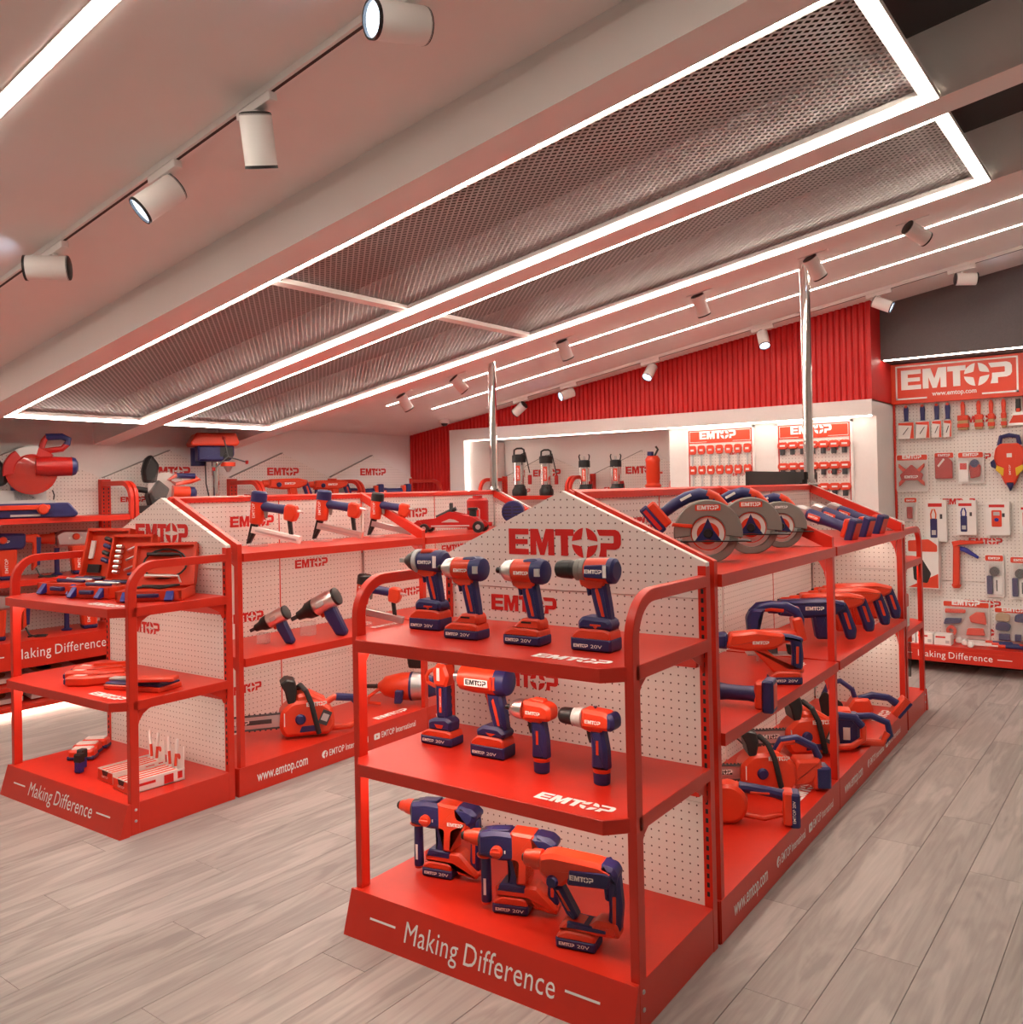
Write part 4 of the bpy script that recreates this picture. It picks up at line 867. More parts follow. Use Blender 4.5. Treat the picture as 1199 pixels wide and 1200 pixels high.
# ------------------------------------------------------------------ garden, air and bench tools
def chainsaw(kind='cordless', bl=.43):
    L = []; be = bl-.03
    L.append(P('body', MB().prism(rnd([(-.11,.012),(.08,.010),(.10,.05),(.09,.12),(.02,.165),(-.08,.160),(-.125,.12),(-.13,.05)], .016), -.062, .055, .014), 'sred', [lab(-.02, .135, .085, -.0628), ('vent_fin', MB().box(-.112,-.108,-.0635,-.06,.06,.115).mesh('vent_fin','print',False))]))
    L.append(P('side_knob', MB().lathe([(-.078,0),(-.078,.016),(-.07,.022),(-.06,.022),(-.06,0)], T(-.045,0,.085), 18, 'y'), 'blue'))
    bar = rnd([(-.12,.055),(-be,.060),(-bl,.080),(-be,.105),(-.12,.11)], [.0,.02,.02,.02,.0])
    L.append(P('guide_bar', MB().prism(bar, -.034, -.030), 'zinc', [('bar_print', MB().box(-be+.04,-.16,-.0348,-.034,.074,.092).mesh('bar_print','dgrey',False)), lab(-be+.06, .076, .09, -.0352, 'print')]))
    ch = MB(); n = 26
    loop = [(-.12-(be-.12)*i/n, .111) for i in range(n+1)]+[(-bl,.082)]+[(-be+(be-.12)*i/n, .0535) for i in range(n+1)]
    ch.tube([(a, -.032, b) for a, b in loop], .0045, 6)
    for i, (a, b) in enumerate(loop[::2]): ch.box(a-.004, a+.003, -.035, -.029, b-.008 if b < .08 else b, b if b < .08 else b+.008)
    L.append(P('chain', ch, 'dgrey'))
    L.append(P('front_handle', MB().tube([(.03,-.066,.02),(.015,-.078,.08),(.0,-.076,.15),(-.02,-.06,.20),(-.04,-.01,.218),(-.045,.05,.20),(-.03,.06,.12)], .011, 10), 'rubber'))
    L.append(P('hand_guard', MB().prism(rnd([(-.095,.15),(-.065,.15),(-.055,.20),(-.062,.245),(-.10,.255),(-.125,.235),(-.105,.20)], .008), -.055, .045, .006), 'black'))
    if kind == 'cordless':
        L.append(P('rear_handle', MB().tube([(.02,0,.15),(.05,0,.20),(.11,0,.205),(.18,0,.17),(.20,0,.125)], [.015,.017,.017,.016,.016], 10), 'blue', [('handle_trim', MB().tube([(.02,-.004,.14),(.05,-.004,.192),(.10,-.004,.198)], .0145, 10).mesh('handle_trim','sred'))]))
        L.append(P('motor_cover', MB().prism(rnd([(.06,.02),(.16,.03),(.20,.09),(.20,.13),(.10,.13)], .012), -.045, .045, .012), 'sred'))
        L.append(P('battery', MB().rbox(.175,.235,-.05,.03,.012,.10,.010,.008), 'blue', [('battery_cover', MB().rbox(.165,.205,-.046,.026,.008,.104,.010,.008).mesh('battery_cover','sred'))]))
    else:
        L.append(P('rear_handle', MB().tube([(.05,0,.12),(.10,0,.15),(.18,0,.14),(.22,0,.10),(.22,0,.05),(.17,0,.02),(.08,0,.02)], .014, 10), 'sred', [('handle_pad', MB().tube([(.11,0,.152),(.18,0,.142),(.215,0,.105)], .0165, 10).mesh('handle_pad','blue'))]))
        L.append(P('top_cover', MB().prism(rnd([(-.07,.13),(.06,.10),(.07,.15),(.0,.19),(-.06,.185)], .012), -.05, .05, .012), 'sred'))
        L.append(P('hang_tag', MB().box(-.02,.02,-.001,.0,-.03,.03, T(.055,-.072,.085,0,25)), 'dgrey', [('tag_print', MB().box(-.014,.014,-.0016,-.001,-.014,.016, T(.055,-.072,.085,0,25)).mesh('tag_print','lgrey',False))]))
        L.append(P('lower_badge', MB().prism(rnd([(-.05,.03),(.04,.03),(.02,.055),(-.04,.055)], .004), -.0645, -.061, .001), 'blue'))
    return L
def blower():
    L = []
    L.append(P('fan_housing', MB().lathe([(-.04,0),(-.04,.06),(-.03,.072),(.03,.072),(.04,.06),(.04,0)], T(-.05,0,.075), 26, 'y'), 'sred'))
    L.append(P('nozzle', MB().prism(rnd([(-.20,.02),(-.06,.012),(-.02,.09),(-.06,.14),(-.18,.10)], .014), -.038, .038, .012), 'sred', [tx('EMTOP', -.075, .05, .06, .012, -.0388, dx=(.35,0,.94), up=(-.94,0,.35))]))
    L.append(P('handle', MB().tube([(-.01,0,.13),(.05,0,.125),(.12,0,.115),(.16,0,.105)], [.020,.018,.018,.022], 10), 'blue', [('grip_trim', MB().rbox(.03,.10,-.0195,.0195,.112,.120,.003,.001).mesh('grip_trim','sred'))]))
    L.append(P('lower_bar', MB().tube([(-.01,0,.03),(.08,0,.018),(.15,0,.04)], .010, 8), 'sred'))
    L.append(P('battery', MB().rbox(.17,.205,-.036,.036,.0,.125,.010,.007, T(0,0,0,0,0)), 'blue', [('battery_cover', MB().rbox(.145,.182,-.034,.034,.006,.128,.010,.007).mesh('battery_cover','sred')), tx('EMTOP 20V', .1885, .02, .08, .010, -.0368, dx=(0,0,1), up=(-1,0,0))]))
    return L
def hedge_hoop():
    L = [P('guard_hoop', MB().tube([(-.02,0,.02),(-.03,0,.12),(.0,0,.19),(.06,0,.205),(.12,0,.16),(.15,0,.06),(.12,0,.015),(.06,0,.02)], .014, 10), 'blue')]
    L.append(P('body', MB().prism(rnd([(.10,.015),(.20,.015),(.22,.06),(.20,.12),(.12,.12),(.08,.06)], .012), -.05, .05, .012), 'sred'))
    L.append(P('hand_shield', MB().prism(rnd([(-.04,.0),(.08,.01),(.06,.10),(-.03,.16),(-.06,.12)], .012), -.06, -.05, .003), 'black'))
    L.append(P('rear_handle', MB().tube([(.15,0,.11),(.22,0,.13),(.30,0,.12),(.35,0,.085)], [.018,.02,.019,.022], 10), 'blue'))
    L.append(P('battery', MB().rbox(.0,.11,-.036,.036,0,.045,.008,.007, T(.34,0,.02,0,-50)), 'sred', [('battery_base', MB().rbox(.004,.106,-.034,.034,-.012,.008,.006,.004, T(.34,0,.02,0,-50)).mesh('battery_base','blue'))]))
    L.append(P('blade', MB().box(-.15,.0,-.012,.012,.008,.016), 'zinc'))
    return L
def box_battery_tool():
    """red and blue cordless unit with loop handle"""
    L = [P('body', MB().rbox(-.07,.03,-.05,.05,0,.13,.012,.01), 'blue', [('rating_label', MB().box(-.035,-.008,-.0515,-.05,.035,.085).mesh('rating_label','card',False))])]
    L.append(P('cap', MB().rbox(-.075,.0,-.046,.046,.12,.15,.012,.01), 'sred'))
    L.append(P('loop_handle', MB().tube([(.02,0,.12),(.08,0,.125),(.14,0,.10),(.15,0,.05),(.12,0,.015),(.03,0,.015)], .014, 10), 'blue', [('loop_trim', MB().tube([(.143,0,.06),(.12,0,.016),(.03,0,.016)], .016, 10).mesh('loop_trim','sred'))]))
    return L
def nailer(mag='steel', cap='blue', lean=0):
    """driving head upright at -x, grip to +x, magazine sloping below"""
    L = []
    L.append(P('head', MB().lathe([(.095,0),(.095,.022),(.10,.028),(.19,.031),(.19,0)], T(-.085,0,0,0,8), 20, 'z'), 'sred', [tx('EMTOP', -.060, .12, .06, .012, -.032, dx=(0,0,1), up=(-1,0,0))]))
    L.append(P('head_cap', MB().lathe([(.188,.0),(.188,.033),(.225,.033),(.232,.026),(.232,0)], T(-.085,0,0,0,8), 20, 'z'), cap))
    L.append(P('grip', MB().lathe([(0,0),(0,.019),(.01,.021),(.06,.019),(.115,.020),(.115,0)], T(-.05,0,.168,0,9), 16), 'blue'))
    L.append(P('rear_block', MB().prism(rnd([(.058,.11),(.10,.10),(.115,.125),(.112,.165),(.075,.175),(.058,.16)], .008), -.021, .021, .007), 'sred'))
    L.append(P('trigger', MB().prism(rnd([(-.036,.148),(-.018,.148),(-.022,.118),(-.030,.116)], .003), -.006, .006, .002), 'grey'))
    L.append(P('driver_nose', MB().prism(rnd([(-.092,.10),(-.060,.10),(-.078,.05),(-.10,.012),(-.115,.012)], .003), -.010, .010, .003), 'black'))
    L.append(P('magazine', MB().prism([(-.085,.085),(-.092,.058),(.12,.010),(.128,.04)], -.012, .012, .002), mag, [('magazine_rail', MB().prism([(-.07,.070),(-.071,.062),(.11,.021),(.112,.029)], -.0135, .0135).mesh('magazine_rail','zinc'))]))
    L.append(P('rear_link', MB().prism(rnd([(.068,.115),(.086,.11),(.094,.03),(.078,.035)], .004), -.008, .008, .003), 'sred' if mag == 'clear' else 'black'))
    L.append(P('air_fitting', MB().lathe([(0,.006),(.02,.006),(.022,.004),(.035,.004)], T(.108,0,.145,0,10), 10), 'steel'))
    L.append(P('stand', MB().box(-.10,-.03,-.02,.02,0,.015), 'acrylic'))
    return L
def air_wrench():
    L = []; M = T(0,0,.135,0,-26)
    L.append(P('body', MB().lathe([(-.03,0),(-.03,.034),(-.02,.042),(.06,.043),(.085,.038),(.09,0)], M, 24), 'steel', [('body_label', MB().rbox(-.0,.04,-.044,-.04,-.012,.010,.003,.001, M).mesh('body_label','lgrey'))]))
    L.append(P('back_plate', MB().lathe([(.082,.0),(.082,.041),(.094,.041),(.098,.03),(.098,0)], M, 24), 'black'))
    L.append(P('nose', MB().lathe([(-.115,0),(-.115,.020),(-.10,.022),(-.08,.026),(-.06,.038),(-.028,.042),(-.028,0)], M, 24), 'black'))
    L.append(P('anvil', MB().box(-.15,-.115,-.009,.009,-.009,.009,M), 'dgrey'))
    L.append(P('handle', MB().prism(rnd([(.015,.13),(.065,.15),(.13,.02),(.12,.0),(.08,.004),(.03,.08)], .008), -.020, .020, .008), 'blue'))
    L.append(P('trigger', MB().prism(rnd([(-.004,.105),(.02,.115),(.03,.085),(.012,.078)], .003), -.008, .008, .003), 'sred'))
    L.append(P('stand', MB().box(-.085,-.03,-.025,.025,0,.06), 'acrylic'))
    return L
def trolley_jack():
    L = []
    for y in (-.055, .050):
        L.append(P('side_plate', MB().prism(rnd([(-.20,.035),(.20,.028),(.215,.05),(.13,.095),(.0,.125),(-.09,.085),(-.20,.075)], .006), y, y+.006, .001), 'dred', [('side_badge', MB().prism(rnd([(-.05,.062),(.06,.062),(.03,.078),(-.0,.082)], .004), y-.001, y).mesh('side_badge','lgrey')), ('side_line', MB().box(-.11,.12,y-.001,y,.038,.045).mesh('side_line','lgrey',False))] if y < 0 else []))
    L.append(P('lift_arm', MB().prism(rnd([(-.02,.06),(.19,.055),(.16,.09),(.0,.115)], .006), -.03, .03, .004), 'dred'))
    for x, r in ((-.15, .028), (.175, .034)):
        for y in (-.075, .06): L.append(P('wheel', MB().lathe([(y,0),(y,r*.9),(y+.004,r),(y+.018,r),(y+.022,r*.9),(y+.022,0)], T(x,0,r), 20, 'y'), 'black', [('hub', MB().lathe([(y-.002,0),(y-.002,r*.4),(y,r*.45)], T(x,0,r), 12, 'y').mesh('hub','zinc'))]))
    L.append(P('front_roller', MB().lathe([(-.06,.03),(.06,.03)], T(-.19,0,.04), 16, 'y'), 'dred'))
    L.append(P('saddle', MB().lathe([(.09,.0),(.09,.022),(.125,.022),(.132,.030),(.145,.030),(.145,0)], T(.13,0,0), 16, 'z'), 'black'))
    L.append(P('handle_socket', MB().tube([(-.09,0,.09),(.0,0,.13),(.03,0,.14)], .012, 8), 'black'))
    L.append(P('handle_post', MB().lathe([(.11,0),(.11,.012),(.17,.012),(.175,.008),(.175,0)], T(.0,0,0), 12, 'z'), 'dgrey'))
    return L
def bottle_jack_can():
    L = [P('can', MB().lathe([(0,0),(0,.062),(.004,.064),(.17,.064),(.185,.050),(.187,.0)], None, 24, 'z'), 'dred', [('shield_mark', MB().prism(rnd([(-.026,.06),(-.0,.048),(.026,.06),(.026,.12),(0,.132),(-.026,.12)], .003), -.0655, -.062, 0).mesh('shield_mark','lgrey',False)), ('shield_field', MB().prism(rnd([(-.022,.063),(-.0,.052),(.022,.063),(.022,.117),(0,.128),(-.022,.117)], .003), -.0660, -.0655, 0).mesh('shield_field','dred',False))])]
    L.append(P('neck', MB().lathe([(.186,.0),(.186,.030),(.198,.030),(.20,.022),(.20,0)], None, 18, 'z'), 'dred'))
    L.append(P('valve', MB().lathe([(.06,0),(.06,.012),(.085,.012),(.085,0)], T(0,0,.03), 12), 'dred'))
    return L
def round_vent_tool():
    L = [P('round_cover', MB().lathe([(-.05,0),(-.05,.07),(-.042,.078),(.03,.078),(.045,.06),(.045,0)], T(0,0,.08), 28, 'y'), 'blue')]
    for k in range(4):
        z = .045+.022*k; h = math.sqrt(max(0, .066**2-(z-.078)**2))
        for s in (-1, 1): L.append(P('vent', MB().box(min(s*.006,s*h),max(s*.006,s*h),-.0515,-.05,z,z+.007), 'black'))
    L.append(P('body', MB().prism(rnd([(-.03,.0),(.06,.0),(.16,.03),(.15,.09),(.03,.11)], .012), .02, .12, .012), 'sred'))
    return L
def air_polisher():
    """big air drill lying on its side: long shaft, red motor, silver band"""
    L = []; M = T(0,0,.095)
    L.append(P('motor', MB().lathe([(-.13,0),(-.13,.02),(-.11,.035),(-.09,.055),(-.0,.075),(.06,.078),(.06,0)], M, 24), 'sred'))
    L.append(P('band', MB().lathe([(.055,.0),(.055,.080),(.068,.080),(.068,0)], M, 24), 'blue'))
    L.append(P('gear_case', MB().lathe([(.065,0),(.065,.078),(.15,.074),(.16,.05),(.16,0)], M, 24), 'zinc'))
    L.append(P('rear_case', MB().lathe([(.158,0),(.158,.062),(.20,.05),(.205,0)], M, 20), 'blue'))
    L.append(P('shaft', MB().lathe([(-.26,0),(-.26,.011),(-.13,.012),(-.13,0)], M, 14), 'black'))
    L.append(P('trigger_block', MB().prism(rnd([(-.02,.02),(.02,.02),(.03,.09),(-.015,.09)], .006), -.10, -.06, .005), 'blue'))
    L.append(P('loop_handle', MB().tube([(-.12,-.03,.085),(-.17,-.06,.05),(-.17,-.07,.02),(-.10,-.07,.014)], .010, 8), 'sred'))
    return L
def mitre_saw():
    """facing +x local viewer side -y; base long along x"""
    L = []
    L.append(P('base', MB().prism(rnd([(-.27,0),(.23,0),(.25,.02),(.20,.085),(-.27,.085)], .010), -.14, .10, .008), 'blue', [('base_badge', MB().box(-.10,.05,-.141,-.14,.01,.022).mesh('base_badge','lgrey',False)), ('mitre_grip', MB().lathe([(-.20,0),(-.20,.022),(-.19,.03),(-.13,.028),(-.13,0)], T(.06,0,.05), 16, 'y').mesh('mitre_grip','sred')), ('mitre_scale', MB().prism(rnd([(-.16,.048),(.10,.048),(.10,.075),(-.16,.075)], .008), -.155, -.135, .003).mesh('mitre_scale','sred'))]))
    L.append(P('table', MB().box(-.29,.13,-.12,.10,.085,.100), 'lgrey'))
    L.append(P('fence', MB().box(-.28,.10,.02,.035,.10,.16), 'lgrey'))
    L.append(P('pivot', MB().prism(rnd([(-.07,.095),(.05,.095),(.05,.125),(-.02,.16),(-.05,.22),(-.085,.22)], .008), .02, .09, .008), 'blue'))
    C_ = (.02, .27)
    L.append(P('blade_guard', MB().lathe([(-.045,0),(-.045,.115),(-.035,.135),(.03,.135),(.04,.11),(.04,0)], T(C_[0],0,C_[1]), 28, 'y'), 'amber'))
    L.append(P('blade', MB().lathe([(-.004,0),(-.004,.125),(.0,.125),(0,0)], T(C_[0],0,C_[1]), 32, 'y'), 'steel'))
    L.append(P('upper_guard', MB().prism(arc(C_[0], C_[1], .148, 40, 190, 18)+arc(C_[0], C_[1], .09, 190, 40, 14), -.05, .035, .006), 'dred', [('guard_cap', MB().prism(arc(C_[0], C_[1], .151, 75, 125, 8)+arc(C_[0], C_[1], .10, 125, 75, 8), -.052, .038, .004).mesh('guard_cap','lgrey'))]))
    L.append(P('motor', MB().lathe([(0,0),(0,.055),(.02,.06),(.15,.056),(.15,0)], T(.08,-.03,.30), 22), 'dred', [('motor_cap', MB().lathe([(.148,0),(.148,.058),(.17,.05),(.182,.03),(.182,0)], T(.08,-.03,.30), 22).mesh('motor_cap','blue')), ('gear_cover', MB().lathe([(-.04,0),(-.04,.05),(.02,.062),(.02,0)], T(.08,-.03,.30), 20).mesh('gear_cover','dred'))]))
    hp_ = [(.07,-.02,.40),(.085,-.02,.45),(.10,-.02,.475),(.18,-.02,.478),(.215,-.02,.465),(.205,-.02,.43),(.18,-.02,.405),(.09,-.02,.392)]
    L.append(P('handle', MB().tube(hp_, .018, 10, closed=True), 'dred', [('handle_pad', MB().tube([(.095,-.02,.475),(.18,-.02,.479),(.216,-.02,.462),(.205,-.02,.43)], .0205, 10).mesh('handle_pad','blue'))]))
    L.append(P('dust_bag', MB().prism(rnd([(-.15,.18),(-.10,.20),(-.10,.28),(-.15,.36),(-.27,.34),(-.30,.30),(-.24,.20)], .020), -.02, .07, .02), 'black', [('bag_badge', MB().box(-.03,.03,-.0205,-.02,-.011,.011, T(-.175,0,.265,0,60)).mesh('bag_badge','lgrey',False))]))
    L.append(P('cord', MB().tube([(.13,.0,.16),(.14,.01,.13),(.135,.0,.105)], .004, 6), 'black'))
    L.append(P('clamp', MB().tube([(-.22,-.05,.10),(-.22,-.05,.24),(-.20,-.05,.25)], .006, 8), 'steel', [('clamp_knob', MB().lathe([(.22,0),(.22,.018),(.25,.018),(.25,0)], T(-.21,-.05,.0), 12, 'z').mesh('clamp_knob','sred'))]))
    return L
def slide_mitre_saw():
    L = []
    L.append(P('base', MB().prism(rnd([(-.14,0),(.12,0),(.12,.05),(-.14,.05)], .01), -.12, .12, .008), 'black'))
    L.append(P('blade_guard', MB().lathe([(-.05,0),(-.05,.10),(-.03,.12),(.03,.12),(.04,.10),(.04,0)], T(.0,0,.16), 26, 'y'), 'clear'))
    L.append(P('blade', MB().lathe([(-.004,0),(-.004,.11),(0,.11),(0,0)], T(.0,0,.16), 26, 'y'), 'steel'))
    L.append(P('arm', MB().prism(rnd([(-.10,.04),(-.02,.04),(.02,.16),(-.05,.22),(-.12,.12)], .012), -.045, .06, .01), 'black'))
    L.append(P('rail', MB().lathe([(-.18,.020),(-.05,.020)], T(0,.02,.13,0,10), 14), 'black'))
    L.append(P('motor', MB().lathe([(.04,0),(.04,.045),(.15,.045),(.16,.03),(.16,0)], T(.0,-.02,.14,0,5), 20), 'sred', [('motor_cap', MB().lathe([(.15,.046),(.18,.046),(.195,.03),(.195,0),(.15,0)], T(.0,-.02,.14,0,5), 20).mesh('motor_cap','blue'))]))
    L.append(P('handle', MB().tube([(.02,-.02,.22),(.06,-.02,.245),(.19,-.02,.24),(.22,-.02,.225),(.16,-.02,.205),(.06,-.02,.19)], .015, 8, closed=True), 'sred', [('handle_pad', MB().tube([(.07,-.02,.247),(.19,-.02,.243)], .019, 10).mesh('handle_pad','blue'))]))
    L.append(P('dust_bag', MB().prism(rnd([(-.14,.20),(-.06,.20),(-.04,.32),(-.09,.39),(-.13,.36),(-.15,.28)], .02), -.04, .03, .018), 'black'))
    L.append(P('cord', MB().tube([(-.1,-.06,.02),(-.18,-.10,.008),(-.12,-.13,.008),(-.04,-.12,.008)], .005, 6), 'black'))
    return L
def drill_press():
    L = []; UP = T(0,0,.06)
    L.append(P('base', MB().rbox(-.10,.14,-.12,.10,0,.02,.004,.003), 'blue'))
    L.append(P('column', MB().lathe([(.0,.027),(.38,.027)], T(.02,.03,0), 20, 'z'), 'chrome'))
    L.append(P('head', MB().prism(rnd([(-.12,.30),(.10,.30),(.13,.34),(.13,.41),(-.12,.41)], .012), -.13, .09, .012, UP), 'blue', [('speed_plate', MB().box(.03,.12,-.132,-.13,.39,.46).mesh('speed_plate','black',False)), ('feed_hub', MB().lathe([(-.15,0),(-.15,.024),(-.13,.026),(-.13,0)], T(.08,0,.39), 14, 'y').mesh('feed_hub','black'))]))
    L.append(P('motor', MB().lathe([(.27,0),(.27,.055),(.40,.055),(.40,0)], T(-.09,.07,.06), 20, 'z'), 'blue'))
    L.append(P('belt_cover', MB().prism(rnd([(-.16,.41),(.15,.41),(.165,.43),(.14,.50),(-.13,.50),(-.17,.43)], .008), -.15, .13, .010, UP), 'sred'))
    L.append(P('quill', MB().lathe([(.22,0),(.22,.010),(.25,.028),(.27,.03),(.27,.045),(.30,.05),(.30,0)], T(.09,-.09,.06), 18, 'z'), 'zinc', [('quill_guard', MB().lathe([(.262,.052),(.29,.052)], T(.09,-.09,.06), 20, 'z').mesh('quill_guard','sred'))]))
    for a in (-18, 102, 222):
        L.append(P('feed_lever', MB().tube([(.08,-.15,.39),(.08+.13*math.cos(R_(a)),-.17,.39+.13*math.sin(R_(a)))], .005, 8), 'dgrey', [('lever_knob', MB().lathe([(-.014,0),(-.012,.010),(.012,.012),(.014,0)], T(.08+.135*math.cos(R_(a)),-.17,.39+.135*math.sin(R_(a))), 10, 'z').mesh('lever_knob','dred'))]))
    L.append(P('cord', MB().tube([(-.05,.03,.37),(-.05,.0,.2),(-.02,-.02,.03)], .005, 6), 'black'))
    return L
def tool_case(kind):
    """open hard case, lid tilted back; front towards -y"""
    L = []; w_, d, h = {0: (.36, .26, .055), 1: (.34, .25, .055), 2: (.30, .23, .05)}[kind]
    t = MB().rbox(-w_/2, w_/2, -d/2, d/2, 0, h*.35, .010, .006)
    for (a, b, c, e) in ((-w_/2, w_/2, -d/2, -d/2+.012), (-w_/2, w_/2, d/2-.012, d/2), (-w_/2, -w_/2+.012, -d/2, d/2), (w_/2-.012, w_/2, -d/2, d/2)): t.box(a, b, c, e, h*.2, h)
    L.append(P('case_tray', t, 'sred'))
    for x in (-w_*.33, w_*.33): L.append(P('latch', MB().prism([(-d/2-.004,h*.9),(-d/2+.002,h),(-d/2+.002,h*.2),(-d/2-.028,.004),(-d/2-.036,.012)], x-.018, x+.018, .002, ax='x'), 'cblue'))
    L.append(P('carry_handle', MB().rbox(-.05,.05,-d/2-.02,-d/2+.002,h*.4,h*.75,.006,.004), 'blue'))
    LH = d-.01; M = T(0, d/2-.006, h-.006, 0, 0, -14 if kind != 2 else -20)     # lid in local xz rising from the hinge
    lid = MB().prism(rnd([(-w_/2,0),(w_/2,0),(w_/2,LH),(-w_/2,LH)], .03), -.0, .03, .004, M)
    for (a, b, c, e) in ((-w_/2, w_/2, 0, .014), (-w_/2, w_/2, LH-.014, LH), (-w_/2, -w_/2+.014, 0, LH), (w_/2-.014, w_/2, 0, LH)): lid.box(a, b, -.03, .002, c, e, M)
    sub = []
    if kind == 0:
        for k in range(4): sub.append(('screwdriver', MB().lathe([(0,0),(0,.012),(.05,.011),(.055,.005),(.12,.004),(.12,0)], M @ T(-.02,-.02,LH-.05-.035*k,0,12), 10).mesh('screwdriver', 'blue' if k % 2 else 'black')))
        sub.append(('bit_row', MB().box(-.14,-.04,-.016,-.004,.03,.07,M).mesh('bit_row','black',False)))
        sub.append(('case_label', MB().box(-.155,-.12,-.012,-.004,.10,.19,M).mesh('case_label','card',False)))
        for k in range(4): sub.append(('socket', MB().lathe([(0,.010),(.05,.010)], M @ T(.08,-.018,.03+.025*k), 10).mesh('socket','steel')))
    elif kind == 1:
        for k in range(6): sub.append(('socket', MB().lathe([(0,.010),(.045,.010)], M @ T(-.13+.0*k,-.018,.05+.026*k), 10).mesh('socket','steel')))
        for k in range(3): sub.append(('spanner', MB().tube([M @ Vector((-.04,-.016,.06+.05*k)), M @ Vector((.06,-.016,.09+.05*k))], .006, 8).mesh('spanner','zinc')))
        sub.append(('ratchet', MB().tube([M @ Vector((.0,-.018,.04)), M @ Vector((.12,-.018,.05))], [.007,.012], 8).mesh('ratchet','blue')))
    else:
        for z, m_ in ((.165, 'black'), (.055, 'steel')): sub.append(('crank', MB().tube([M @ Vector((-.09,-.018,z)), M @ Vector((.03,-.018,z-.004)), M @ Vector((.07,-.018,z-.006)), M @ Vector((.085,-.018,z-.04))], [.010,.010,.006,.005], 8).mesh('crank', m_)))
        ring = [(.10*math.cos(R_(a))*1.05, -.014, .115+.075*math.sin(R_(a))) for a in range(0, 360, 20)]
        sub.append(('hose_ring', MB().tube([M @ Vector(q) for q in ring], .005, 6, closed=True).mesh('hose_ring','black')))
    L.append(P('case_lid', lid, 'sred', sub))
    tr = [('wrench', MB().tube([(-w_*.35,-d*.2+.05*k,h+.004),(w_*.3,-d*.25+.05*k,h+.006)], [.010,.006], 8).mesh('wrench', ['blue','zinc','blue','black'][k % 4])) for k in range(4)]
    if kind == 2: tr = [('hose', MB().tube([(-.12,-.06,h+.006),(-.04,-.02,h+.012),(.03,-.05,h+.006),(.10,.02,h+.012),(.02,.05,h+.006),(-.08,.04,h+.01)], .006, 8).mesh('hose','black'))]
    L.append(P('insert', MB().box(-w_/2+.014,w_/2-.014,-d/2+.014,d/2-.014,h*.3,h*.8), 'sred', tr))
    return L
def heat_tool_case():
    """red pistol-shaped soldering tool lying on its side"""
    L = [P('body', MB().prism(rnd([(-.13,-.03),(-.04,-.035),(.0,-.02),(.13,.03),(.11,.055),(-.02,.03),(-.12,.03)], .010), 0, .042, .009, None, 'z'), 'sred', [('body_label', MB().box(-.10,-.055,-.012,.012,.042,.0428).mesh('body_label','card',False))])]
    L.append(P('rear_pad', MB().prism(rnd([(-.138,-.028),(-.10,-.03),(-.10,.03),(-.132,.03)], .008), .006, .034, .006, None, 'z'), 'blue'))
    L.append(P('top_ridge', MB().prism(rnd([(-.04,-.018),(.10,.028),(.09,.044),(-.03,.018)], .006), .038, .052, .004, None, 'z'), 'sred'))
    return L
def blister_tray():
    L = [P('tray', MB().rbox(-.15,.15,-.07,.07,0,.022,.006,.004), 'sred')]
    L.append(P('tray_film', MB().rbox(-.145,.145,-.065,.065,.022,.03,.006,.004), 'blue'))
    for x, y, m_, n in ((-.10,.0,'lgrey','snips'), (.02,-.02,'blue','pliers'), (.06,.02,'black','cutter')):
        L.append(P(n, MB().prism(rnd([(x-.06,y-.03),(x+.02,y-.016),(x+.09,y-.004),(x+.09,y+.006),(x+.0,y+.02),(x-.06,y+.01)], .006), .028, .042, .004, None, 'z'), m_))
    return L
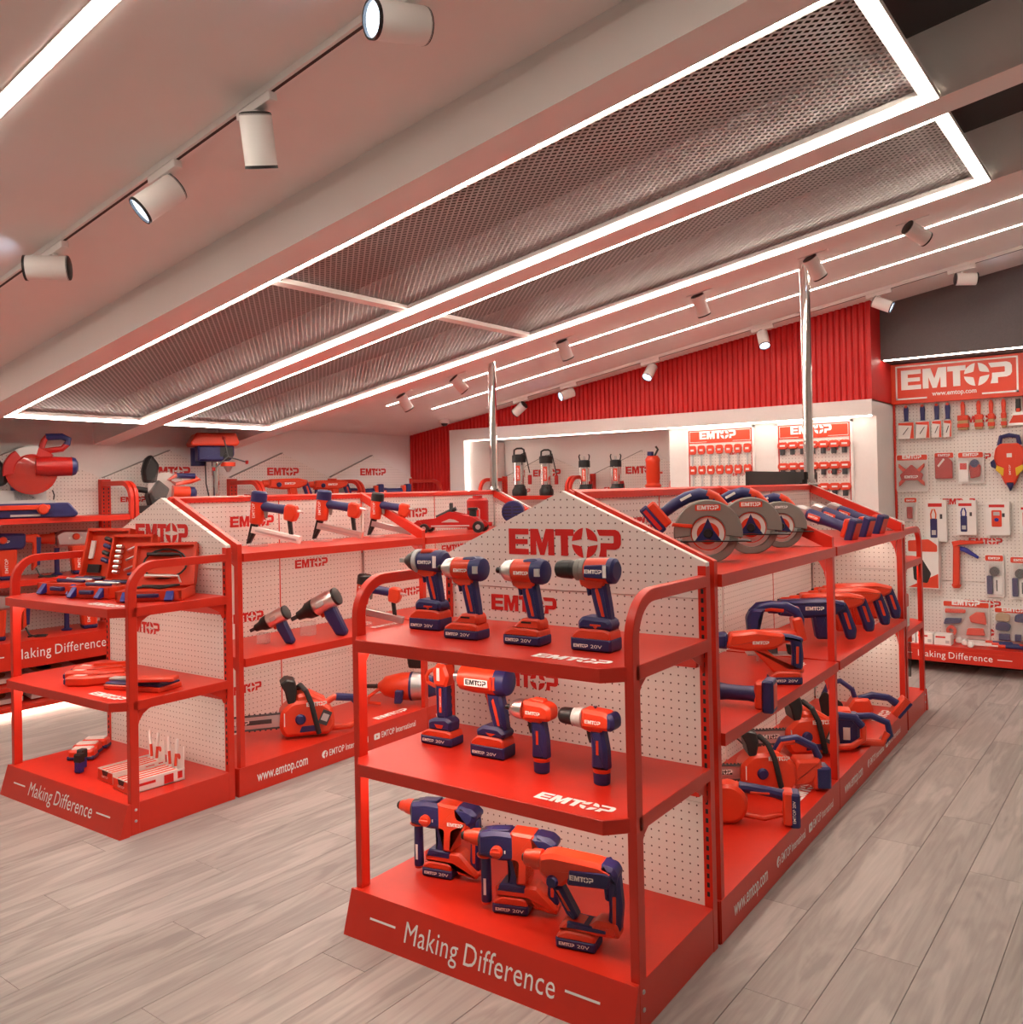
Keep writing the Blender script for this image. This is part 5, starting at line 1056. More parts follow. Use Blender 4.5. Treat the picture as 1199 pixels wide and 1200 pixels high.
def pump(kind):
    L = []
    if kind == 'steel':
        L.append(P('volute', MB().lathe([(0,0),(0,.075),(.02,.08),(.06,.08),(.09,.06),(.13,.05),(.13,0)], None, 24, 'z'), 'black', [('outlet', MB().lathe([(0,.03),(.05,.03),(.05,.036),(.065,.036),(.065,0)], T(.04,-.05,.04,0,0), 14, 'z').mesh('outlet','black'))]))
        L.append(P('barrel', MB().lathe([(.12,0),(.12,.062),(.36,.062),(.36,0)], None, 26, 'z'), 'chrome', [('barrel_badge', MB().box(-.022,.022,-.0645,-.058,.16,.32).mesh('barrel_badge','sred',False)), tx('EMTOP', .010, .18, .12, .020, -.0655, dx=(0,0,1), up=(-1,0,0))]))
        L.append(P('motor_cap', MB().lathe([(.355,0),(.355,.072),(.36,.075),(.43,.075),(.44,.06),(.44,0)], None, 22, 'z'), 'black'))
        L.append(P('carry_handle', MB().tube([(-.055,0,.43),(-.05,0,.49),(-.02,0,.505),(.03,0,.505),(.055,0,.49),(.058,0,.43)], .010, 8), 'black'))
        L.append(P('cable', MB().tube([(.03,-.02,.44),(.075,-.03,.46),(.095,-.03,.36),(.12,-.03,.24)], .006, 6), 'black'))
        L.append(P('float_switch', MB().rbox(.10,.14,-.045,-.015,.12,.22,.010,.008), 'dred'))
    elif kind == 'small':
        L.append(P('volute', MB().lathe([(0,0),(0,.07),(.05,.075),(.08,.055),(.12,.045),(.12,0)], None, 22, 'z'), 'black', [('outlet', MB().lathe([(0,.026),(.06,.026),(.06,.032),(.07,.032),(.07,0)], T(.055,-.04,.04), 14, 'z').mesh('outlet','black'))]))
        L.append(P('barrel', MB().lathe([(.11,0),(.11,.055),(.29,.055),(.29,0)], None, 26, 'z'), 'chrome', [('barrel_badge', MB().box(-.020,.020,-.0575,-.05,.14,.27).mesh('barrel_badge','sred',False)), tx('EMTOP', .009, .155, .10, .018, -.0585, dx=(0,0,1), up=(-1,0,0))]))
        L.append(P('motor_cap', MB().lathe([(.285,0),(.285,.060),(.35,.060),(.36,.05),(.36,0)], None, 22, 'z'), 'black'))
        for s in (-1, 1): L.append(P('cap_lug', MB().tube([(s*.045,0,.35),(s*.055,0,.40),(s*.045,0,.42)], .007, 6), 'black'))
        L.append(P('cap_screw', MB().lathe([(.36,0),(.36,.012),(.40,.012),(.405,0)], None, 12, 'z'), 'lgrey'))
        L.append(P('float_switch', MB().rbox(.07,.10,-.03,.0,.02,.13,.008,.006, T(0,0,0,0,-8)), 'dred'))
    else:
        L.append(P('foot', MB().lathe([(0,0),(0,.095),(.03,.095),(.05,.075),(.08,.072),(.08,0)], None, 26, 'z'), 'sred'))
        L.append(P('barrel', MB().lathe([(.075,0),(.075,.085),(.10,.062),(.13,.062),(.14,.066),(.30,.066),(.31,.070),(.33,.070),(.36,.05),(.36,0)], None, 26, 'z'), 'sred'))
        L.append(P('cable_gland', MB().lathe([(.355,0),(.355,.03),(.40,.03),(.40,0)], T(-.02,0,0), 16, 'z'), 'blue'))
        L.append(P('cable', MB().tube([(.02,0,.36),(.05,0,.42),(.03,0,.45)], .010, 8), 'black'))
        L.append(P('side_bolt', MB().lathe([(.06,0),(.06,.01),(.09,.01),(.09,0)], T(0,0,.20), 10), 'sred'))
    return L
# ------------------------------------------------------------------ placing: saw gondola and its end stand
IMP = pistol('impact')
place('impact_wrench', pistol('wrench'), g1(.135, .275, H3, 4), 'cordless impact wrench with black nose on the drill stand', 'power tool')
place('impact_driver', IMP, g1(.352, .195, H3, 3), 'cordless impact driver with silver nose beside the black-nosed impact wrench', 'power tool', 'impact drivers on the drill stand')
place('impact_driver', IMP, g1(.575, .20, H3, 2), 'cordless impact driver with silver nose next to the black-chuck drill', 'power tool', 'impact drivers on the drill stand')
place('cordless_drill', pistol('drill'), g1(.800, .215, H3, 2), 'cordless drill with long black chuck and tall battery', 'power tool')
place('crimping_tool', pistol('crimper'), g1(.150, .305, H2, 3), 'upright cordless crimping tool with diamond-shaped red head', 'power tool')
place('heat_gun', pistol('heatgun'), g1(.375, .285, H2, 3), 'cordless heat gun with fat orange-red barrel and white badge', 'power tool')
place('slim_impact_driver', pistol('impact12'), g1(.575, .23, H2, 2), 'slim impact driver with rounded silver nose and grip battery', 'power tool')
place('slim_drill', pistol('drill12'), g1(.775, .235, H2, 2), 'slim drill driver with black chuck and grip battery', 'power tool')
HM = hammer20()
place('rotary_hammer', HM, g1(.168, .265, HB, 12, .97), 'blue and red cordless rotary hammer beside the left post of the drill stand', 'power tool')
place('rotary_hammer', HM, g1(.505, .195, HB, 18, .97), 'blue and red cordless rotary hammer behind the d-handle hammer', 'power tool')
place('d_handle_hammer', hammerD(), g1(.765, .130, HB, 12, .97), 'orange-red cordless hammer with tall blue d-handle', 'power tool')
CS = circ_saw()
grp = 'circular saws on the gondola top'
place('circular_saw', CS, g1(.805, .99, H4, 27, .97), 'cordless circular saw with grey guard nearest the white gable panel', 'power tool', grp)
place('circular_saw', CS, g1(.80, 1.42, H4, 27, .97), 'cordless circular saw with grey guard between two other saws', 'power tool', grp)
place('circular_saw', circ_saw(False), g1(.80, 1.78, H4, 27, .86), 'smaller cordless circular saw with toothed bare blade beside the grinders', 'power tool', grp)
GR = grinder()
for k, (x, y, lb) in enumerate(((.79, 2.36, 'cordless angle grinder closest to the small circular saw'), (.79, 2.62, 'cordless angle grinder lying between two others'), (.79, 2.90, 'cordless angle grinder closest to the end frame'))):
    place('angle_grinder', GR, g1(x, y, H4+.055, -12, 1.0, 0, 18), lb, 'power tool', 'angle grinders on the gondola top')
place('reciprocating_saw', recip(), g1(.86, 1.30, MID, 30, 1.0), 'cordless reciprocating saw with blue nose on the middle shelf', 'power tool')
place('angle_grinder', GR, g1(.86, .93, MID, 8), 'cordless angle grinder lying in front of the reciprocating saw', 'power tool')
place('jigsaw', jigsaw(), g1(.77, 1.72, MID+.03, 30, 1.05), 'cordless jigsaw with arched blue handle', 'power tool')
CH_ = corded_hammer('sred', 'blue', False, 'sred')
for k, (x, y, lb, m1) in enumerate(((.76, 2.20, 'red and blue rotary hammer beside the jigsaw', 0), (.78, 2.46, 'red rotary hammer second along from the jigsaw', 1), (.80, 2.70, 'red rotary hammer third along from the jigsaw', 1), (.80, 2.95, 'red rotary hammer nearest the end panel on the middle shelf', 1))):
    place('rotary_hammer', corded_hammer('blue' if m1 == 0 else 'sred', 'blue', False, 'sred') if k < 2 else CH_, g1(x, y, MID+.0, 28, 1.12), lb, 'power tool', 'rotary hammers on the middle shelf')
place('leaf_blower', blower(), g1(.83, 1.19, HB, 22, 1.0), 'small cordless blower with red housing and flat battery', 'power tool')
place('cordless_chainsaw', chainsaw(bl=.34), g1(.80, 1.58, HB, 34, 1.0), 'cordless chainsaw with blue knob and black hoop handle', 'chainsaw')
place('cordless_chainsaw', chainsaw('petrol', .33), g1(.80, 2.15, HB+.0, 38, 1.1), 'red chainsaw with black hoop handle behind the blue-knob chainsaw', 'chainsaw')
place('cordless_pump_unit', box_battery_tool(), g1(.92, 2.36, HB, 20, 1.15), 'blue cordless unit with looped red and blue handle', 'power tool')
place('hedge_trimmer', hedge_hoop(), g1(.70, 2.78, HB, 24, .98), 'cordless hedge trimmer with tall blue hoop and black shield', 'power tool')

# ------------------------------------------------------------------ nailer gondola and its end stand
place('nail_gun', nailer('white'), g2(.72, 1.0, H4, 24, 1.24), 'air nailer with white printed magazine', 'nail gun', 'nailers on the gondola top')
place('nail_gun', nailer('steel'), g2(.73, 1.43, H4, 24, 1.24), 'air nailer with bright steel magazine and black tip', 'nail gun', 'nailers on the gondola top')
place('nail_gun', nailer('zinc', 'black'), g2(.74, 1.83, H4, 24, 1.15), 'air nailer with black cap behind the red sloped frame', 'nail gun', 'nailers on the gondola top')
place('nail_gun', nailer('zinc', 'black'), g2(.86, 1.60, MID, 24, 1.25), 'air nailer with black cap on the middle shelf', 'nail gun')
place('trolley_jack', trolley_jack(), g2(.78, 2.36, H4, 26, 1.08), 'low red trolley jack with black wheels', 'jack')
place('red_canister', bottle_jack_can(), g2(.68, 2.76, H4, 26, 1.15), 'red canister with pale shield emblem beside the trolley jack', 'canister')
place('round_vent_tool', round_vent_tool(), g2(.78, 3.04, H4+.03, 26, 1.0), 'round blue slotted cover in front of a red tool body', 'power tool')
AW = air_wrench()
place('air_impact_wrench', AW, g2(.80, .93, MID, 24, .90), 'smaller silver air impact wrench with blue grip', 'air tool', 'air wrenches on the middle shelf')
place('air_impact_wrench', AW, g2(.82, 1.22, MID, 24, 1.18), 'larger silver air impact wrench with black nose', 'air tool', 'air wrenches on the middle shelf')
place('petrol_chainsaw', chainsaw('petrol'), g2(.845, 1.12, HB, 54, 1.2), 'red petrol chainsaw with hanging tag and long steel bar', 'chainsaw')
place('air_drill', air_polisher(), g2(.80, 1.85, HB, 30, 1.05), 'large red air drill with silver gear case', 'air tool')
place('black_gearbox_tool', [P('body', MB().prism(rnd([(-.05,.0),(.05,.0),(.07,.12),(.04,.26),(-.03,.26),(-.07,.14)], .014), -.05, .05, .014), 'black'), P('top_tube', MB().tube([(0,0,.25),(-.02,0,.30),(.06,0,.33),(.14,0,.30)], .022, 10), 'black'), P('red_cap', MB().lathe([(.0,0),(.0,.04),(.05,.04),(.05,0)], T(.09,0,.27), 16), 'dred')], g2(.72, 2.08, HB+.16, 20, .9), 'black gearbox tool with red cap behind the air drill', 'power tool')
for k, (x, y, rz, lb) in enumerate(((.205, .29, 12, 'open red tool case with screwdrivers in its lid'), (.475, .27, 14, 'open red tool case with rows of sockets in its lid'), (.80, .30, 40, 'open red tool case with black hose and crank handles'))):
    place('tool_case', tool_case(k), g2(x, y, H3, rz, 1.0) @ Matrix.Diagonal(((.80, 1, 1, 1), (.72, .97, .95, 1), (.92, .92, .92, 1))[k]), lb, 'tool case', 'open tool cases')
HT = heat_tool_case()
for k, (x, y, rz, lb) in enumerate(((.36, .30, 35, 'red hand tool with small label furthest from the blister tray'), (.44, .225, 35, 'red hand tool with small label between two others'), (.56, .165, 35, 'red hand tool with small label touching the blister tray'))):
    place('red_hand_tool', HT, g2(x, y, H2, rz, 1.05), lb, 'hand tool', 'red hand tools on the middle shelf')
place('blister_tray', blister_tray(), g2(.79, .235, H2, 16, 1.0), 'flat red tray packed with pliers and cutters', 'tool set')
place('red_clamp_tray', [P('tray', MB().rbox(-.10,.10,-.035,.035,0,.018,.006,.005), 'sred', [('inner', MB().rbox(-.085,.085,-.022,.022,.014,.0195,.004,.001).mesh('inner','sred'))])], g2(.90, .215, H2+.046, 35), 'small empty red tray leaning on the blister tray', 'tray')
def small_box():
    return [P('body', MB().rbox(-.06,.06,-.032,.032,0,.05,.014,.010), 'sred'), P('top_pad', MB().rbox(-.045,.045,-.022,.022,.046,.056,.005,.004), 'card'), P('base_band', MB().rbox(-.062,.062,-.034,.034,.004,.022,.006,.005), 'blue')]
SB = small_box()
for k, (x, y, lb) in enumerate(((.10, .40, 'red sanding block with pale pad furthest from the pen boxes'), (.15, .33, 'red sanding block with pale pad between two others'), (.22, .27, 'red sanding block with pale pad next to the blue bottles'))):
    place('sanding_block', SB, g2(x, y, HB, 40, 1.0), lb, 'block', 'sanding blocks on the base')
for k, (x, y, lb) in enumerate(((.345, .20, 'blue bottle with black cap beside the sanding blocks'), (.405, .155, 'blue bottle with black cap beside the pen box'))):
    place('glue_bottle', [P('bottle', MB().rbox(-.016,.016,-.016,.016,0,.055,.006,.005), 'cblue'), P('cap', MB().rbox(-.018,.018,-.018,.018,.045,.085,.006,.005), 'black')], g2(x, y, HB, 20), lb, 'bottle', 'blue bottles on the base')
def pen_box():
    w_, d, h = .075, .26, .055; L = []
    b = MB(); b.box(-w_, w_, -d/2, -d/2+.003, 0, h); b.box(-w_, w_, d/2-.003, d/2, 0, h); b.box(-w_, -w_+.003, -d/2, d/2, 0, h); b.box(w_-.003, w_, -d/2, d/2, 0, h); b.box(-w_, w_, -d/2, d/2, 0, .004)
    L.append(P('carton', b, 'card', [tx('EMTOP', .0756, .025, .08, .014, 0) if False else ('end_panel', MB().box(-w_+.002, w_-.002, -d/2-.0008, -d/2, .002, h-.004).mesh('end_panel','sred',False)), ('end_mark', MB().prism([(-.03,.052),(.03,.052),(.02,.03),(-.02,.03)], -d/2-.0014, -d/2-.0006).mesh('end_mark','black',False)), tx('EMTOP', -.03, .018, .06, .010, -d/2-.0014),
        ('side_mark', MB().box(w_, w_+.0008, .03, .075, .006, .045).mesh('side_mark','printred',False)), ('side_mark', MB().box(w_, w_+.0008, -.10, -.01, .026, .038).mesh('side_mark','printred',False)), ('side_mark', MB().box(w_, w_+.0008, .095, .118, .014, .046).mesh('side_mark','printred',False))]))
    L.append(P('lid', MB().prism(rnd([(-w_,h),(w_,h),(w_,.155),(.01,.115),(-w_,.155)], [0,0,.004,.02,.004]), d/2-.004, d/2-.001, 0, T(0,0,0)), 'card', [('seal', MB().lathe([(d/2-.0052,0),(d/2-.0052,.013),(d/2-.004,.013)], T(.035,0,.10), 16, 'y').mesh('seal','sred'))]))
    for i in range(9):
        x = -.06+.015*i
        L.append(P('marker', MB().lathe([(-d/2+.01,.0),(-d/2+.01,.006),(.06,.006),(.06,.0068),(.11,.0068),(.112,0)], T(x,0,h-.012), 8, 'y'), 'card' if i % 2 else 'sred'))
    for x, a in ((-.012, -6), (.022, 8)):
        L.append(P('marker', MB().lathe([(.03,0),(.03,.0065),(.135,.0065),(.135,.0072),(.185,.0072),(.188,.005),(.188,0)], T(x,d/2-.02,0,0,a), 10, 'z'), 'card', [('marker_band', MB().lathe([(.06,.0068),(.12,.0068)], T(x,d/2-.02,0,0,a), 10, 'z').mesh('marker_band','sred'))]))
    return L
PB = pen_box()
place('pen_carton', PB, g2(.645, .265, HB, -4, .92), 'open carton of red and white marker pens beside the blue bottles', 'carton', 'marker pen cartons')
place('pen_carton', PB, g2(.830, .235, HB, -4, .95), 'open carton of red and white marker pens beside the front post', 'carton', 'marker pen cartons')

# ------------------------------------------------------------------ left wall bays and niche
def lw(x, y, z, rz=0, s=1): return T(x, y, z, 90+rz, 0, 0, s)            # facing +x, nose towards -y
ZT, ZM, ZB_ = 1.245, .85, .47
place('mitre_saw', mitre_saw(), lw(-3.95, .80, ZT, -18, 1.12), 'tall red mitre saw with amber guard and black dust bag', 'mitre saw')
place('mitre_saw', slide_mitre_saw(), lw(-3.98, 1.79, ZT, -15, 1.12), 'black and red sliding mitre saw with clear guard', 'mitre saw')
place('drill_press', drill_press(), lw(-3.98, 2.20, ZT, -25, 1.08), 'bench drill press with red belt cover and chrome column', 'drill press')
CH2 = corded_hammer('sred', 'blue', False, 'blue'); CH3 = corded_hammer('sred', 'blue', True, 'blue')
place('rotary_hammer', CH2, lw(-3.95, 2.85, ZT+.03, -22, 1.2), 'red corded rotary hammer without side grip on the wall bay', 'power tool')
place('rotary_hammer', CH3, lw(-3.95, 3.32, ZT+.03, -22, 1.12), 'red corded rotary hammer with blue side grip on the wall bay', 'power tool')
for k, (y, lb) in enumerate(((3.66, 'red angle grinder with silver head in the corner bay'), (4.02, 'red angle grinder tucked against the ribbed cladding'))):
    place('angle_grinder', grinder() if k == 0 else GR, lw(-3.95, y, ZT+.06, -30, 1.35), lb, 'power tool')
DB, DS = demo_hammer('blue'), demo_hammer('zinc')
place('demolition_hammer', DB, lw(-3.95, .62, ZM, -14, .92), 'blue cased demolition hammer on the upper wall shelf', 'power tool')
place('demolition_hammer', DS, lw(-3.95, 1.08, ZM, -14, .92), 'silver cased demolition hammer on the upper wall shelf', 'power tool')
place('demolition_hammer', DS, lw(-3.95, .55, ZB_, -14, .92), 'silver cased demolition hammer on the wall bay base', 'power tool')
place('demolition_hammer', DB, lw(-3.95, 1.14, ZB_, -14, .92), 'blue cased demolition hammer on the wall bay base', 'power tool')
# flat boxed goods on the trays under the base
def flat_box():
    return [P('carton', MB().box(-.15,.15,-.10,.10,0,.03), 'card', [('carton_print', MB().prism(rnd([(-.11,-.07),(.05,-.07),(.09,.0),(.05,.07),(-.11,.07)], .02), .03, .0308, 0, None, 'z').mesh('carton_print','kraft')), ('carton_oval', MB().lathe([(.031,0),(.031,.045),(.0318,.045),(.0318,0)], T(-.03,0,0), 16, 'z').mesh('carton_oval','blue'))])]
FBX = flat_box()
for k, y in enumerate((.55, .90)):
    for j, z in enumerate((.075, .205)):
        place('flat_carton', FBX, T(-3.92, y, z+.022, 90, 0, 8), 'flat printed carton on the %s wall tray, %s the end stand' % (('lower', 'upper')[j], ('away from', 'close to')[k]), 'carton', 'flat cartons under the wall bays')
PS, PM = pump('steel'), pump('small')
def np_(u, z=1.245, y=4.98): return y
for k, (x, spec, nm, lb, s) in enumerate(((-2.985, PS, 'submersible_pump', 'tall steel pump with float switch beside the niche wall', .82), (-2.66, PS, 'submersible_pump', 'tall steel pump with float switch second from the niche wall', .77), (-2.22, PM, 'submersible_pump', 'short steel pump with white cap screw beside the red arms', .80), (-1.88, PM, 'submersible_pump', 'short steel pump with white cap screw beside the red pump', .78), (-1.50, pump('red'), 'submersible_pump', 'all red cast pump with blue cable gland', .83))):
    place(nm, spec, T(x-.10, 5.02, 1.30, 25, 0, 0, s*1.13), lb, 'pump', 'pumps in the niche' if k < 4 else None)

# hanging accessory boards on the white pier
def pack(kind):
    if kind == 'chisel':
        return [P('header', MB().prism(rnd([(-.020,-.045),(.020,-.045),(.026,-.02),(.022,.012),(-.022,.012),(-.026,-.02)], .012), -.012, 0, .003), 'sred', [('header_label', MB().box(-.011,.011,-.0128,-.012,-.024,-.012).mesh('header_label','card',False))]), P('shaft', MB().lathe([(-.12,0),(-.12,.006),(-.045,.006),(-.045,0)], T(0,-.008,0), 8, 'z'), 'lgrey')]
    return [P('header', MB().prism(rnd([(-.026,-.032),(.026,-.032),(.034,-.012),(.026,.010),(-.026,.010),(-.034,-.012)], .012), -.014, 0, .003), 'sred', [('header_label', MB().box(-.016,.016,-.0148,-.014,-.016,-.006).mesh('header_label','card',False))]), P('hole_saw', MB().lathe([(-.065,0),(-.065,.015),(-.032,.015),(-.032,0)], T(0,-.014,0), 10, 'z'), 'dgrey')]
PK1, PK2 = pack('chisel'), pack('hole')
for k, (x0, x1, nm, lb, spec, n, rows) in enumerate(((-1.128, -.565, 'hanging_board', 'white accessory board with red header and rows of chisels', PK1, 7, (1.68, 1.515)), (-.366, .193, 'hanging_board', 'white accessory board with red header and rows of hole saws', PK2, 7, (1.675, 1.515, 1.355)))):
    t = thing(nm, lb, 'board', T(x0, 4.768, 0)); wd = x1-x0
    peg_y(t, [(.0, 1.0),(wd, 1.0),(wd, 1.82),(0, 1.82)], -.006, .006)
    fr = MB()
    for (a, b, c, d) in ((-.012, .006, 1.0, 1.836), (wd-.006, wd+.012, 1.0, 1.836), (-.012, wd+.012, 1.82, 1.836)): fr.box(a, b, -.012, .006, c, d)
    put('board_frame', fr.mesh('board_frame', 'white', False), t)
    er = MB()
    for (a, b, c, d) in ((.006, .014, 1.0, 1.82), (wd-.014, wd-.006, 1.0, 1.82)): er.box(a, b, -.0075, -.006, c, d)
    put('board_edge', er.mesh('board_edge', 'redwall', False), t)
    hd = put('header', bx(.006, wd-.006, -.010, -.006, 1.713, 1.82).mesh('header', 'sred', False), t)
    put_logo(hd, (wd*.19, -.0108, 1.745), (1,0,0), (0,0,1), wd*.56, 'print')
    ln = MB()
    for (a, b, c, d) in ((.018, wd-.018, 1.808, 1.811), (.018, .021, 1.722, 1.808), (wd-.021, wd-.018, 1.722, 1.808), (.018, wd*.3, 1.722, 1.725), (wd*.7, wd-.018, 1.722, 1.725)): ln.box(a, b, -.0105, -.010, c, d)
    put('header_border', ln.mesh('header_border', 'print', False), hd)
    for (fx, z) in ((.72, 1.61), (.76, 1.44)): put_logo(t, (wd*fx-.04, -.0068, z), (1,0,0), (0,0,1), .10)
    for r, z in enumerate(rows):
        for i in range(n):
            xx = x0+.045+(wd-.09)*i/(n-1)
            place('chisel_pack' if k == 0 else 'hole_saw_pack', spec, T(xx, 4.7605, z, 0, 0, 0, 1.3), ('red chisel pack, row %s of its board, %s from the niche' if k == 0 else 'red hole saw pack, row %s of its board, %s from the chisel board') % (('one', 'two', 'three')[r], ('first', 'second', 'third', 'fourth', 'fifth', 'sixth', 'seventh')[i]), 'tool pack', 'packs on the accessory boards')
# ------------------------------------------------------------------ goods on the right-hand wall display (local to its pegboard plane)
def rw(x, z, y=0): return T(DX0+x, DYB-.002+y, z)
def hook(m): m.lathe([(-.05,.002),(.0,.002)], T(0,0,.0), 6, 'y')
def brush(wd, dark=True, packed=True, h=.16):
    L = []
    L.append(P('grip', MB().prism(rnd([(-.010,-.012),(.010,-.012),(.013,-.03),(.010,-.085),(.014,-.095),(-.014,-.095),(-.010,-.085),(-.013,-.03)], .005), -.028, -.012, .004), 'blue' if dark else 'sred', [('hang_tip', MB().lathe([(-.028,0),(-.028,.008),(-.012,.008),(-.012,0)], T(0,0,-.012), 12, 'y').mesh('hang_tip','sred'))]))
    L.append(P('ferrule', MB().rbox(-wd/2, wd/2, -.030, -.010, -.125, -.092, .003, .003), 'sred' if not dark else 'zinc'))
    L.append(P('bristles', MB().rbox(-wd/2+.002, wd/2-.002, -.028, -.012, -.185, -.122, .003, .003), 'bristle'))
    if packed:
        L.append(P('sleeve', MB().rbox(-wd/2-.003, wd/2+.003, -.034, -.006, -.19, -.10, .003, .002), 'card', [('sleeve_print', MB().prism([(-wd/2,-.10),(wd/2+.001,-.10),(wd/2+.001,-.188),(wd*.25,-.188),(wd*.40,-.118),(-wd/2,-.112)], -.0346, -.034).mesh('sleeve_print','sred',False)), ('sleeve_mark', MB().tube([(-wd*.2,-.0348,-.165),(wd*.16,-.0348,-.128)], .0022, 5).mesh('sleeve_mark','dgrey'))]))
    else:
        L.append(P('wrap', MB().rbox(-wd/2-.001, wd/2+.001, -.032, -.008, -.17, -.145, .002, .002), 'sred'))
    L.append(P('hook', MB().lathe([(-.05,.002),(.0,.002)], None, 6, 'y'), 'steel'))
    return L
def rwx(px, py):                       # helper kept in metres on the board
    return px, py
def WP(a, b, c, d):                    # extents measured on the board: centre x, top z, width, height
    f = lambda u: (u-1046)*.884/148; g = lambda u, v: 1.958-(v-(475-.053*(u-1046)))/155; m_ = (a+b)/2
    return f(m_), g(m_, c), f(b)-f(a), g(m_, c)-g(m_, d)
BR = []
for c_, w_, dk in ((1062, 18, 1), (1081.5, 15.5, 1), (1098, 10, 1), (1110.5, 8, 1), (1127.5, 15, 0), (1145, 11, 0), (1158.5, 8.5, 0), (1172, 7, 0)):
    x, z, wd, h = WP(c_-w_/2, c_+w_/2, 475-.053*(c_-1046)+1, 517)
    BR.append((x, z, wd/1.38, bool(dk), bool(dk)))
WORDS = ['widest blue-handled brush in a printed sleeve next to the display edge', 'second blue-handled brush in a printed sleeve from the display edge', 'narrow blue-handled brush in a sleeve beside the wider ones', 'narrowest blue-handled brush in a sleeve', 'widest red-handled paint brush under the sign', 'medium red-handled paint brush under the sign', 'small red-handled paint brush under the sign', 'narrowest red-handled paint brush under the sign']
for (x, z, wd, dk, pk_), lb in zip(BR, WORDS): place('paint_brush', brush(wd, dk, pk_), rw(x, z) @ Matrix.Scale(1.38 if dk else 1.15, 4), lb, 'paint brush', 'paint brushes under the sign')
place('filling_knife', [P('handle', MB().prism(rnd([(-.014,0),(.014,0),(.016,-.08),(-.016,-.08)], .006), -.03, -.012, .004), 'black', [('handle_tip', MB().rbox(-.013,.013,-.031,-.011,-.085,-.06,.004,.003).mesh('handle_tip','sred'))]), P('blade', MB().prism([(-.02,-.08),(.02,-.08),(.065,-.17),(-.065,-.17)], -.022, -.020), 'steel', [('blade_card', MB().prism([(-.03,-.105),(.03,-.105),(.055,-.155),(-.055,-.155)], -.0228, -.022).mesh('blade_card','sred',False))])], rw(.845, 1.94) @ Matrix.Scale(1.1, 4), 'wide filling knife with black handle hanging under the sign', 'hand tool')
